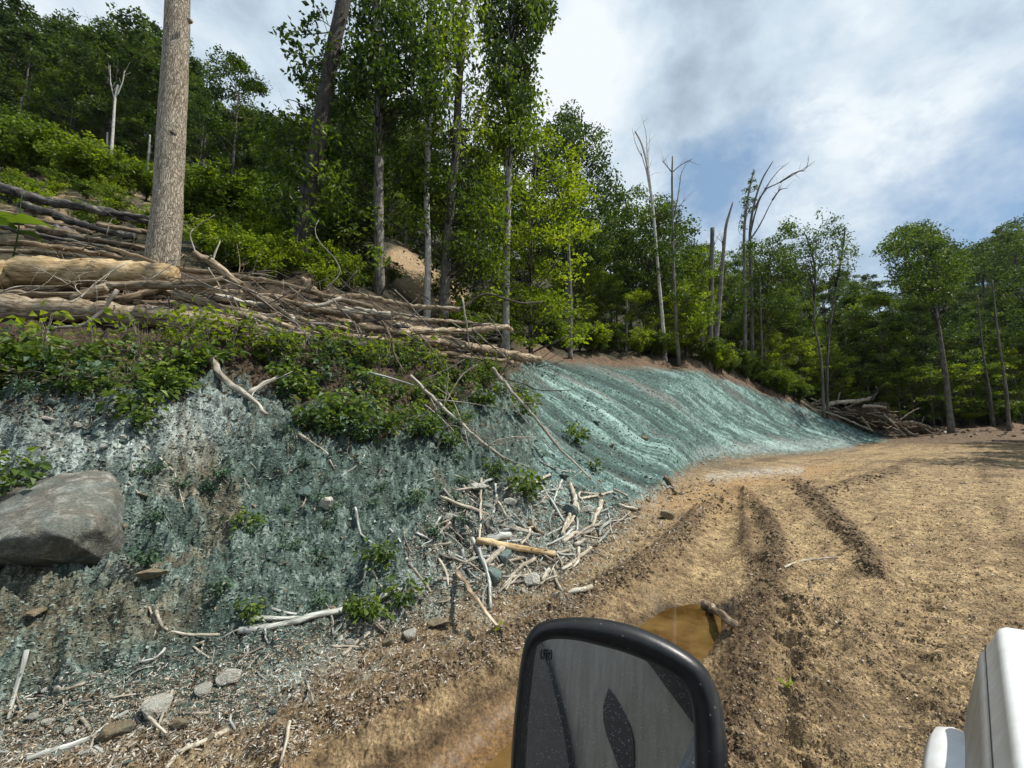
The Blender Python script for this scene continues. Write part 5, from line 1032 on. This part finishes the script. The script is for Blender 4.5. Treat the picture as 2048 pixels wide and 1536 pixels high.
# T8.. slim stems and dead trees by the sprayed slope
for nm, pts, y, w0, w1, bk, lab in [
 ('slim_tree', [(1140, 700), (1141, 600), (1138, 520), (1134, 440)], 24, 9, 6, 'bark_forest', 'thin grey stem in front of the wood just right of the young tree'),
 ('dead_tree', [(1331, 720), (1325, 640), (1316, 540), (1306, 420), (1296, 340), (1284, 290), (1270, 262)], 33, 8, 3, 'bark_white', 'tallest bare dead tree with a forked twiggy top above the sprayed slope'),
 ('dead_tree', [(1357, 715), (1352, 640), (1347, 540), (1345, 430), (1344, 360), (1345, 312)], 33.5, 8, 3, 'bark_forest', 'bare dead tree with a T-shaped broken top, right of the tallest dead one'),
 ('snag', [(1419, 745), (1421, 640), (1423, 540), (1425, 456)], 34.5, 11, 8, 'bark_grey', 'branchless broken snag, left and shorter of the pair'),
 ('snag', [(1424, 745), (1436, 640), (1444, 540), (1451, 460), (1458, 430), (1466, 404)], 35, 11, 3, 'bark_grey', 'leaning branchless snag, right and taller of the pair'),
 ('dead_tree', [(1505, 770), (1503, 600), (1500, 470), (1508, 410), (1524, 360), (1546, 322)], 44, 8, 2, 'bark_forest', 'dead tree whose bare limbs sweep up to the right'),
 ('slim_tree', [(1252, 712), (1254, 650), (1254, 600)], 36, 4, 3, 'bark_white', 'thin white stem in the wood left of the tallest dead tree'),
 ('slim_tree', [(1522, 775), (1524, 720), (1522, 640), (1520, 560)], 42, 5, 2.5, 'bark_forest', 'thin white stem in the leaves right of the snags'),
 ('slim_tree', [(2018, 858), (2012, 780), (2000, 700), (1990, 620), (1985, 560)], 45, 6, 2, 'bark_forest', 'thin pale stem before the dark wood near the right edge'),
 ('slim_tree', [(1988, 855), (1980, 790), (1968, 720), (1960, 650), (1955, 590)], 47, 5, 2, 'bark_forest', 'thin grey stem before the dark wood, second from the right edge'),
 ('slim_tree', [(222, 330), (226, 260), (230, 200), (236, 170)], 42, 6, 3.5, 'bark_white', 'pale forked trunk before the dark hillside wood left of the big trunk'),
 ('slim_tree', [(213, 330), (214, 300), (215, 265)], 42, 4, 3, 'bark_white', 'short pale stem beside the forked pale trunk on the hillside'),
 ('slim_tree', [(34, 275), (40, 240), (44, 195)], 44, 6, 4, 'bark_forest', 'pale stem at the foot of the hillside wood at the left edge'),
 ('slim_tree', [(295, 355), (297, 320), (300, 270)], 38, 5, 3, 'bark_white', 'pale stem just left of the big trunk on the hillside'),
 ('slim_tree', [(410, 370), (411, 320), (412, 285)], 40, 5, 4, 'bark_forest', 'grey stem in the hillside wood just right of the big trunk'),
 ('slim_tree', [(447, 345), (448, 300), (448, 280)], 42, 4, 3, 'bark_forest', 'grey stem in the hillside wood, second right of the big trunk'),
 ('slim_tree', [(485, 395), (485, 340), (486, 295)], 38, 4, 3, 'bark_white', 'whitest thin stem in the hillside wood between the big trunk and the leaning one')]:
    rt, p, mb, b = trunk_tree(nm, pts, y, w0, w1, bk, lab, sides=7, rough=.08)
    def bl_(pp, w_):
        q = [np.array(P(u, v, y)) - np.array(b) for u, v in pp]; r = np.linspace(PXM(w_, y) / 2, .012, 8); s3 = spline(q, 8); mb.tube(s3, r, 5)
        for k_ in range(5):
            j = R.randint(2, 7); d = s3[j] - s3[j - 1]; l = PXM(14 + 22 * R.rand(), y); d = d / np.linalg.norm(d) + R.randn(3) * .5; d[2] += .3; d /= np.linalg.norm(d); mb.tube([s3[j], s3[j] + d * l * .5, s3[j] + d * l + R.randn(3) * .1 * l], [.02, .015, .006], 3)
    if 'tallest bare' in lab: bl_([(1296, 345), (1294, 300), (1292, 265), (1282, 228)], 3); bl_([(1306, 420), (1290, 330), (1272, 290), (1264, 255)], 3); bl_([(1300, 380), (1297, 330), (1300, 260)], 2)
    if 'T-shaped' in lab: bl_([(1344, 345), (1330, 328), (1325, 323)], 2.6); bl_([(1344, 345), (1362, 330), (1385, 319)], 2.6); bl_([(1347, 440), (1355, 400), (1362, 350), (1363, 345)], 3); bl_([(1348, 430), (1365, 405), (1372, 400)], 2)
    if 'sweep' in lab:
        for pp in ([(1500, 470), (1515, 410), (1535, 370), (1560, 338), (1578, 325)], [(1508, 420), (1530, 380), (1560, 365), (1595, 345), (1630, 322)], [(1560, 365), (1590, 345), (1612, 338), (1618, 310)], [(1500, 480), (1520, 450), (1545, 400), (1566, 372)], [(1545, 400), (1560, 380), (1577, 376)]): bl_(pp, 4)
    if 'forked trunk' in lab: bl_([(230, 200), (222, 170), (220, 130)], 3); bl_([(232, 195), (245, 165), (250, 140)], 3)
    if 'snag' in nm: bl_([(1448, 500), (1445, 488), (1444, 478)] if 'leaning' in lab else [(1425, 500), (1428, 490), (1429, 484)], 5)
    mb.build('trunk', M[bk], rt, True)
# ivy-clad dead tree
rt, p, mb, b = trunk_tree('ivy_tree', [(1490, 770), (1490, 600), (1488, 480), (1495, 400), (1508, 338)], 43, 8, 3, 'bark_grey', 'slim dead tree clothed in a narrow column of leaves left of the sweeping bare limbs', sides=7); mb.build('trunk', M['bark_grey'], rt, True)
crown_on(rt, p, b, [(1508, 345, .5), (1503, 362, .7), (1494, 380, .9), (1510, 375, .7), (1490, 400, .9), (1498, 420, .9), (1487, 430, .8), (1486, 455, .7), (1505, 400, .7), (1484, 445, .6), (1492, 410, .8)], 'leaf_dark', .22, 90, .6, 43, seed=14, rad=.03)
# other crowns one can tell apart
def hero(name, pts, y, w0, w1, bk, lab, poly, n, lm, ls, npc, cs, seed, **k):
    rt, p, mb, b = trunk_tree(name, pts, y, w0, w1, bk, lab, sides=8, rough=.06); mb.build('trunk', M[bk], rt, True)
    crown_on(rt, p, b, rnd_clusters(poly, n, seed), lm, ls, npc, cs, y, seed=seed, rad=.04, **k)
hero('tall_tree', [(1135, 700), (1135, 500), (1140, 330), (1140, 250)], 33, 12, 4, 'bark_forest', 'tallest full crowned tree, dark against the sky right of the young tree', [(1085, 260), (1135, 215), (1170, 235), (1205, 270), (1200, 330), (1225, 350), (1245, 400), (1230, 480), (1150, 560), (1080, 480), (1070, 350)], 120, 'leaf_dark', .28, 95, 1.15, 15, flat=.6)
hero('round_tree', [(1290, 715), (1300, 560), (1310, 450)], 38, 9, 4, 'bark_forest', 'full leafy tree behind the tallest dead tree', [(1240, 400), (1290, 368), (1330, 400), (1385, 440), (1395, 480), (1370, 540), (1390, 580), (1330, 640), (1250, 600), (1230, 480)], 120, 'leaf_dark', .28, 90, 1.05, 16, flat=.6)
hero('low_tree', [(1400, 735), (1402, 620), (1400, 560)], 38, 6, 3, 'bark_forest', 'rounded green tree behind the foot of the two snags', [(1375, 520), (1405, 500), (1430, 520), (1430, 600), (1400, 660), (1360, 640), (1360, 560)], 50, 'leaf_mid', .25, 90, 1., 17, flat=.6)
hero('slender_tree', [(1645, 805), (1642, 720), (1628, 640), (1630, 540), (1612, 470)], 43, 5, 3, 'bark_forest', 'slender tree with a thin see-through crown arching right, left of the pair', [(1560, 450), (1600, 425), (1650, 425), (1660, 480), (1650, 560), (1590, 560), (1540, 520)], 50, 'leaf_dark', .26, 34, .95, 18, flat=.6)
hero('slender_tree', [(1652, 805), (1656, 700), (1668, 600), (1685, 500), (1690, 455)], 44, 4.5, 3, 'bark_forest', 'slender tree with a thin see-through crown, right of the pair', [(1660, 440), (1690, 450), (1710, 500), (1705, 560), (1680, 600), (1660, 540)], 34, 'leaf_dark', .26, 34, .9, 19, flat=.6)
hero('wood_edge_tree', [(1530, 780), (1530, 640), (1540, 520)], 46, 7, 3, 'bark_forest', 'bushy tree beneath the ivy clad dead tree', [(1470, 490), (1520, 470), (1580, 450), (1600, 540), (1570, 640), (1500, 650), (1460, 560)], 90, 'leaf_dark', .28, 85, 1.1, 20, flat=.6)
hero('broad_tree', [(1902, 858), (1892, 760), (1876, 650), (1860, 560), (1850, 480)], 45, 10, 4, 'bark_forest', 'broad domed tree, tallest of the right hand wood, on a leaning grey trunk', [(1765, 500), (1790, 460), (1840, 442), (1885, 465), (1920, 500), (1925, 545), (1900, 600), (1850, 620), (1800, 590), (1775, 540)], 150, 'leaf_dark', .28, 85, 1.15, 21, flat=.55)
hero('hill_tree', [(2030, 600), (2032, 540), (2034, 490)], 80, 8, 4, 'bark_forest', 'lofty dark tree on the far hill at the right edge', [(1990, 480), (2020, 440), (2060, 432), (2080, 520), (2040, 560), (2000, 540)], 60, 'leaf_far', .5, 90, 2., 22, flat=.6)
hero('hill_tree', [(1965, 610), (1965, 560), (1962, 510)], 85, 6, 3, 'bark_forest', 'rounded tree on the far hill left of the lofty one', [(1940, 500), (1962, 478), (1990, 500), (1995, 540), (1960, 560), (1930, 540)], 40, 'leaf_far', .5, 90, 2., 23, flat=.6)

# root wad and brush heap at the end of the sprayed bank
rw = empty('root_wad', P(1790, 850, 46), 'heap of uprooted stumps and earth at the far end of the sprayed bank', 'root wad')
mb = MB(); rng = np.random.RandomState(9)
for (u, v, s_) in ((1730, 830, 1.3), (1770, 842, 1.2), (1700, 825, .9), (1820, 855, .9), (1850, 862, .6), (1760, 815, .8)):
    c_ = np.array(P(u, v, 46.5)) - np.array(rw.location); th_ = rng.randn(260, 3); th_ /= np.linalg.norm(th_, axis=1)[:, None]
    import bmesh as _b
    bm = _b.new(); _b.ops.create_icosphere(bm, subdivisions=4, radius=1)
    vv_ = np.array([x.co[:] for x in bm.verts]); rr2 = 1 + .35 * fbm(vv_[:, 0] * 2 + u, vv_[:, 2] * 2 + vv_[:, 1], 5, .7); vv2 = vv_ * rr2[:, None] * s_ * np.array([1.2, .8, .8]) + c_
    mb.add(vv2, None, [[x.index for x in f.verts] for f in bm.faces]); bm.free()
mb.build('earth', M['clod'], rw)
def hl(pts, y, w_, mt, lab, nm='dead_log', **k): branch(pts, y, y + .3, w_, mt, lab, name=nm, cat='log', **k)
hl([(1645, 818), (1665, 806), (1700, 803), (1725, 800), (1745, 795)], 45.2, 9, 'stick_pale', 'pale barkless trunk lying on top of the uprooted heap', sides=8, wig=.05)
hl([(1742, 800), (1750, 790), (1755, 782), (1750, 772)], 45, 5, 'twig_dark', 'dark curled root rising from the top of the uprooted heap', wig=.03)
hl([(1725, 812), (1750, 812), (1772, 815)], 45, 6, 'stick_pale', 'short white log right of the curled root', wig=.03)
hl([(1790, 848), (1820, 846), (1850, 852), (1868, 862)], 45, 9, 'log_tan', 'tan log sloping down at the right end of the uprooted heap', wig=.05)
hl([(1768, 830), (1790, 850), (1812, 872)], 44.5, 4, 'stick_pale', 'thin pale pole leaning on the right side of the uprooted heap', wig=.02)
hl([(1600, 815), (1650, 824), (1700, 842), (1745, 862)], 43.5, 5, 'stick_pale', 'long pale pole lying at the left of the uprooted heap', wig=.04)
hl([(1595, 800), (1620, 815), (1640, 830)], 43, 4, 'stick_pale', 'thin pole lying high left of the uprooted heap', wig=.03)
hl([(1680, 785), (1677, 795), (1676, 806)], 45, 3, 'stick_pale', 'short upright stick standing left of the pale barkless trunk', wig=.01)
hl([(1722, 835), (1735, 850), (1745, 862)], 44.4, 5, 'log_tan', 'tan stick lying down the front of the uprooted heap', wig=.03)
for i in range(44):
    u = 1600 + 240 * R.rand(); v = np.interp(u, [1600, 1700, 1850], [806, 828, 862]) + 9 * R.randn(); l = 18 + 40 * R.rand(); a = .5 * R.randn() + .2
    branch([(u, v), (u + l * .5, v + l * .5 * math.sin(a) + 2 * R.randn()), (u + l, v + l * math.sin(a))], 44.5 + R.rand() * 2, 45 + R.rand(), 3, ['stick_pale', 'twig', 'log_brown', 'log_tan'][i % 4], 'broken pole tangled in the brush heap at the end of the sprayed bank', name='broken_pole', cat='branch', group='broken poles in the far brush heap', wig=.05, twigs=2, twig_len=1.)
# ------------------------------------------------------------------ the truck the photo was taken from
FW = V((.743, .669, 0)); LW = V((-.669, .743, 0))          # forward, left
def T(f, l, z): return V((FW.x * f + LW.x * l, FW.y * f + LW.y * l, CAMH + z))
m, k = mat('white_paint'); n1 = k.noise(obc(k), 7, 5, .6); n2 = k.noise(k.n('ShaderNodeMapping', i={'Vector': obc(k), 'Scale': (1, 1, .25)}).outputs[0], 22, 6, .7)
dust_shade = k.mix(k.math('MULTIPLY', k.ramp(n2, [(.42, 0.), (.75, .5)]), k.ramp(n1, [(.3, .4), (.7, 1.)])), (.74, .75, .76), (.40, .35, .27))
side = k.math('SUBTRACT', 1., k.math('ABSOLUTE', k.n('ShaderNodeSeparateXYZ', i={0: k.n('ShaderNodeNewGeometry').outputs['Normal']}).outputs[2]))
dust_shade = k.mix(k.math('MULTIPLY', k.ramp(side, [(.3, 0.), (.8, 1.)]), k.ramp(n2, [(.3, .62), (.7, .95)])), dust_shade, (.20, .185, .155))  # upright faces darkened: real dirt, and the side's shade painted into the colour
finish(k, dust_shade, k.math('ADD', .28, k.math('MULTIPLY', n1, .3)), k.noise(obc(k), 420, 2), .03, .002, spec=.5); M['paint'] = m
m, k = mat('black_plastic'); sp = k.noise(obc(k), 260, 2, .5); sp2 = k.noise(obc(k), 60, 3, .6)
vsp = k.n('ShaderNodeTexVoronoi', feature='F1', i={'Vector': obc(k), 'Scale': 150.}); dots = k.math('LESS_THAN', vsp.outputs['Distance'], k.math('MULTIPLY', k.math('SUBTRACT', k.n('ShaderNodeSeparateColor', i={0: vsp.outputs['Color']}).outputs[0], .72), .8))
c = k.mix(k.math('MULTIPLY', dots, .55), k.ramp(sp2, [(.3, (.010, .010, .011)), (.7, (.020, .020, .021))]), (.22, .21, .19))
finish(k, c, .38, sp, .12, .001, spec=.45); M['plastic'] = m
m, k = mat('mirror_glass'); vsp = k.n('ShaderNodeTexVoronoi', feature='F1', i={'Vector': obc(k), 'Scale': 520.}); dots = k.math('LESS_THAN', vsp.outputs['Distance'], k.math('MULTIPLY', k.math('SUBTRACT', k.n('ShaderNodeSeparateColor', i={0: vsp.outputs['Color']}).outputs[0], .5), .75))
du = k.math('ADD', k.math('MULTIPLY', dots, .75), k.math('MULTIPLY', k.ramp(k.noise(obc(k), 12, 5, .6), [(.3, .3), (.7, 1.)]), .12))
gl = k.n('ShaderNodeBsdfGlossy', i={'Color': (.82, .84, .85, 1), 'Roughness': .02}); df = k.n('ShaderNodeBsdfDiffuse', i={'Color': (.42, .42, .40, 1)})
mx = k.n('ShaderNodeMixShader', i={0: du, 1: gl.outputs[0], 2: df.outputs[0]}); k.n('ShaderNodeOutputMaterial', i={'Surface': mx.outputs[0]}); M['mirror'] = m
def flat_mat(name, c, r=.5): m, k = mat(name); finish(k, c, r); return m
M['icon'] = flat_mat('icon_black', (.006, .006, .006)); M['dark_glass'] = flat_mat('dark_glass', (.006, .007, .008), .08); M['trim'] = flat_mat('dark_trim', (.015, .015, .016), .5); M['seam'] = flat_mat('seam', (.01, .01, .01), .8)
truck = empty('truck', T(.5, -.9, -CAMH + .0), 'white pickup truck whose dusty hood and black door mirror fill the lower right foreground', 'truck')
inv = truck.matrix_world.inverted() if False else None
def tb_(name, mb, mt, parent=None, smooth=False):
    base = V(truck.location) if parent is None else V((0, 0, 0))
    o = mb.build(name, M[mt], None, smooth); o.parent = parent or truck
    if parent is None: o.location = -V(truck.location)
    return o
# hood + fender: one swept cross-section (lateral, height) from the cowl to the nose
def prof(f):
    """cross-section at forward distance f, from the middle of the hood over its edge down the side"""
    zt = -.455 - .010 * (f - 1)
    return [(-1.70, zt + .03), (-1.1, zt + .03), (-.5, zt + .02), (-.16, zt + .006), (-.030, zt), (-.012, zt - .002), (-.005, zt - .007), (.000, zt - .018), (.010, zt - .040), (.025, zt - .066), (.031, zt - .078), (.033, zt - .084), (.045, zt - .14), (.060, zt - .20), (.074, zt - .28), (.090, zt - .38), (.100, zt - .60), (.09, zt - .9)]
fs = np.concatenate([np.linspace(.55, 1.50, 20), [1.525, 1.545, 1.565, 1.58, 1.59]]); mb = MB(); V_ = []
for f in fs:
    e = max(0, (f - 1.525) / .065); pr = prof(f)
    for (l, z) in pr: V_.append(T(f, l - (.020 * e ** 2.4 if l > -.3 else 0), z - .010 * e ** 2.2))
n_ = len(pr); mb.add(V_, [(i * n_ + j, i * n_ + j + 1, (i + 1) * n_ + j + 1, (i + 1) * n_ + j) for i in range(len(fs) - 1) for j in range(n_ - 1)])
last = V_[-n_:]; nose = [p + FW * .006 - LW * .012 + V((0, 0, -.004)) for p in last]; nose2 = [p + FW * .008 - LW * .05 + V((0, 0, -.03 if i < 8 else 0)) for i, p in enumerate(last)]
mb.add(last + nose + nose2, [(j, j + 1, n_ + j + 1, n_ + j) for j in range(n_ - 1)] + [(n_ + j, n_ + j + 1, 2 * n_ + j + 1, 2 * n_ + j) for j in range(n_ - 1)])
tb_('hood', mb, 'paint', smooth=True)
mb = MB(); mb.tube([T(f, .0185, -.455 - .010 * (f - 1) - .056) for f in np.linspace(.56, 1.555, 24)], .0018, 6); tb_('panel_gap', mb, 'seam')
mb = MB(); mb.tube([T(f, .094 - .004, -.455 - .38 - .01 * (f - 1)) for f in np.linspace(.56, 1.2, 24)], .003, 6); tb_('lower_seam', mb, 'seam')
# wheel-arch flare
mb = MB(); A_ = []
for a in np.linspace(-.2, PI * .62, 26):
    cx, cz, rr3 = 1.31, -1.20, .49; f = cx + math.cos(a) * (rr3 + .02); z = cz + math.sin(a) * rr3
    for l, dr in ((.05, .03), (.09, .033), (.116, .022), (.128, 0), (.126, -.05), (.09, -.08)): A_.append(T(f + math.cos(a) * dr, l, z + math.sin(a) * dr))
mb.add(A_, [(i * 6 + j, i * 6 + j + 1, i * 6 + j + 7, i * 6 + j + 6) for i in range(25) for j in range(5)]); tb_('wheel_arch', mb, 'paint', smooth=True)
# ---- mirror: glass plane and housing
MC = P(1245, 1480, .60)                                    # centre of the glass
_dc = (MC - V((0, 0, CAMH))).normalized(); _rc = (-FW * .90 - LW * .42 + V((0, 0, -.10))).normalized(); MN = (_rc - _dc).normalized()   # the glass is turned in towards the truck's own flank
def on_plane(u, v, off=0.):
    d = pixdir(u, v); o = V((0, 0, CAMH)); c0 = MC + MN * off; t = (c0 - o).dot(MN) / d.dot(MN); return o + d * t
outer = [(1018, 1640), (1020, 1560), (1025, 1470), (1034, 1380), (1042, 1320), (1052, 1278), (1072, 1250), (1105, 1238), (1160, 1234), (1220, 1240), (1280, 1256), (1340, 1283), (1390, 1315), (1420, 1348), (1440, 1395), (1450, 1450), (1456, 1520), (1458, 1640), (1450, 1760), (1420, 1820), (1300, 1850), (1100, 1840), (1040, 1810), (1022, 1740)]
inner = [(1032, 1640), (1036, 1560), (1041, 1480), (1049, 1400), (1056, 1345), (1066, 1306), (1082, 1287), (1106, 1279), (1150, 1281), (1200, 1292), (1250, 1306), (1300, 1326), (1345, 1350), (1366, 1368), (1380, 1400), (1387, 1450), (1389, 1520), (1390, 1640), (1384, 1745), (1360, 1790), (1280, 1805), (1110, 1800), (1058, 1780), (1036, 1730)]
NO = len(outer)
def ringpts(pts, off, sc=1.): c_ = on_plane(1230, 1520, off); return [c_ + (on_plane(u, v, off) - c_) * sc for u, v in pts]
def dens(pts): a = spline(pts + [pts[0]], 4 * NO + 1)[:-1]; return [V(x) for x in a]
gi_ = dens(ringpts(inner, 0)); rings = [gi_, dens(ringpts(inner, .004, 1.005)), dens(ringpts(inner, .022, 1.03)), dens([a_.lerp(b_, .45) for a_, b_ in zip(ringpts(inner, .03), ringpts(outer, .03))]), dens([a_.lerp(b_, .8) for a_, b_ in zip(ringpts(inner, .026), ringpts(outer, .026))]), dens(ringpts(outer, .008)), dens(ringpts(outer, -.02, .985)), dens(ringpts(outer, -.05, .93)), dens(ringpts(outer, -.075, .80)), dens(ringpts(outer, -.09, .55)), dens(ringpts(outer, -.094, .1))]
m_ = len(gi_); mb = MB(); mb.add([p for r_ in rings for p in r_], [(a * m_ + j, a * m_ + (j + 1) % m_, (a + 1) * m_ + (j + 1) % m_, (a + 1) * m_ + j) for a in range(len(rings) - 1) for j in range(m_)])
door = tb_('door_mirror', mb, 'plastic', smooth=True); door['label'] = 'dusty black mirror housing'
gv = dens(ringpts(inner, .002, 1.003)); mb = MB(); mb.add(gv + [sum(gv, V()) / m_], None, [(j, (j + 1) % m_, m_) for j in range(m_)])
tb_('mirror_glass', mb, 'mirror', parent=door)
ib = MB()
def bar(a, b, w_=1.6):
    pa, pb = on_plane(*a, .0035), on_plane(*b, .0035); d = (pb - pa); s_ = d.cross(MN).normalized() * (w_ * .6 / F_PX / 2); ib.add([pa - s_, pa + s_, pb + s_, pb - s_], [(0, 1, 2, 3)])
for a, b in (((1087, 1301), (1098, 1301)), ((1101, 1300), (1103, 1303)), ((1103, 1303), (1103, 1317)), ((1084, 1300), (1082, 1303)), ((1082, 1303), (1082, 1317)), ((1082, 1317), (1086, 1318)), ((1100, 1318), (1103, 1317))): bar(a, b)
for x_ in (1088, 1093, 1098):
    bar((x_, 1318), (x_ - 1, 1313), 1.2); bar((x_ - 1, 1313), (x_ + 1, 1309), 1.2); bar((x_ + 1, 1309), (x_, 1305), 1.2); bar((x_ - 2, 1309), (x_, 1304), 1.2); bar((x_ + 2.4, 1309), (x_, 1304), 1.2)
tb_('heater_symbol', ib, 'icon', parent=door)
mb = MB(); mb.tube([MC - MN * .05 - LW * .04 + V((0, 0, -.12)), T(.45, .18, -.42), T(.42, .06, -.45)], [.03, .028, .035], 10); tb_('mirror_arm', mb, 'plastic', smooth=True)
# ---- truck flank behind the mirror (what the glass reflects)
LF = -.04
def refl(u, v, lat=LF):
    """point of the flank plane that the mirror shows at picture point u,v"""
    p = on_plane(u, v, .002); d = (p - V((0, 0, CAMH))).normalized(); r = d - MN * 2 * d.dot(MN); q0 = T(0, lat, 0); t = (q0 - p).dot(LW) / r.dot(LW); return p + r * t
def loc_(q): q = q - V((0, 0, CAMH)); return (q.dot(FW), q.z)
mb = MB(); ff = np.linspace(.40, -3.2, 30); zz = np.linspace(-.02, -1.25, 14)
mb.add([T(f, LF - .00 - .05 * max(0, (z + .35)) / .3 - .03 * sstep(-.95, -1.2, z), z) for f in ff for z in zz], [(i * 14 + j, i * 14 + j + 1, i * 14 + j + 15, i * 14 + j + 14) for i in range(29) for j in range(13)])
tb_('door_panel', mb, 'paint', smooth=True)
def inlay(name, poly, mt, off=.004):  # dark pieces added on the unseen flank, outlined from the glass reflection
    c_ = [refl(u, v, LF + off) for u, v in poly]; n_ = len(c_); mb = MB(); mb.add(c_ + [p - LW * .02 for p in c_] + [sum(c_, V()) / n_], [(j, (j + 1) % n_, n_ + (j + 1) % n_, n_ + j) for j in range(n_)], [(j, (j + 1) % n_, 2 * n_) for j in range(n_)]); tb_(name, mb, mt)
inlay('side_window', [(1272, 1300), (1300, 1330), (1330, 1372), (1360, 1412), (1392, 1455), (1450, 1470), (1450, 1250), (1280, 1240)], 'dark_glass', .03)
inlay('door_handle', [(1216, 1378), (1230, 1396), (1246, 1425), (1258, 1450), (1266, 1480), (1267, 1520), (1266, 1560), (1255, 1580), (1245, 1560), (1228, 1510), (1213, 1470), (1206, 1440), (1206, 1410)], 'trim', .006)
inlay('reflected_strip', [(1040, 1250), (1085, 1300), (1100, 1350), (1118, 1420), (1130, 1480), (1142, 1560), (1150, 1640), (1000, 1640), (1000, 1300)], 'dark_glass', .03)

# thin summer haze: lightens only the far hill
mb = MB(); L_, zb, zt_ = 440., float(Zg.min()) - 1.5, float(Zg.max()) + 40.
mb.add([(x, y, z) for z in (zb, zt_) for x, y in ((-L_, -L_), (L_, -L_), (L_, L_), (-L_, L_))], [(0, 3, 2, 1), (4, 5, 6, 7), (0, 1, 5, 4), (1, 2, 6, 5), (2, 3, 7, 6), (3, 0, 4, 7)])
m, k = mat('haze'); vv = k.n('ShaderNodeVolumePrincipled', i={'Color': (.80, .88, 1.0, 1), 'Density': .00006, 'Anisotropy': .2}); k.n('ShaderNodeOutputMaterial', i={'Volume': vv.outputs[0]})
hzo = mb.build('haze', m); hzo['kind'] = 'stuff'; tag(hzo, 'thin bluish summer haze in the air', 'haze')
SC.cycles.volume_bounces = 0
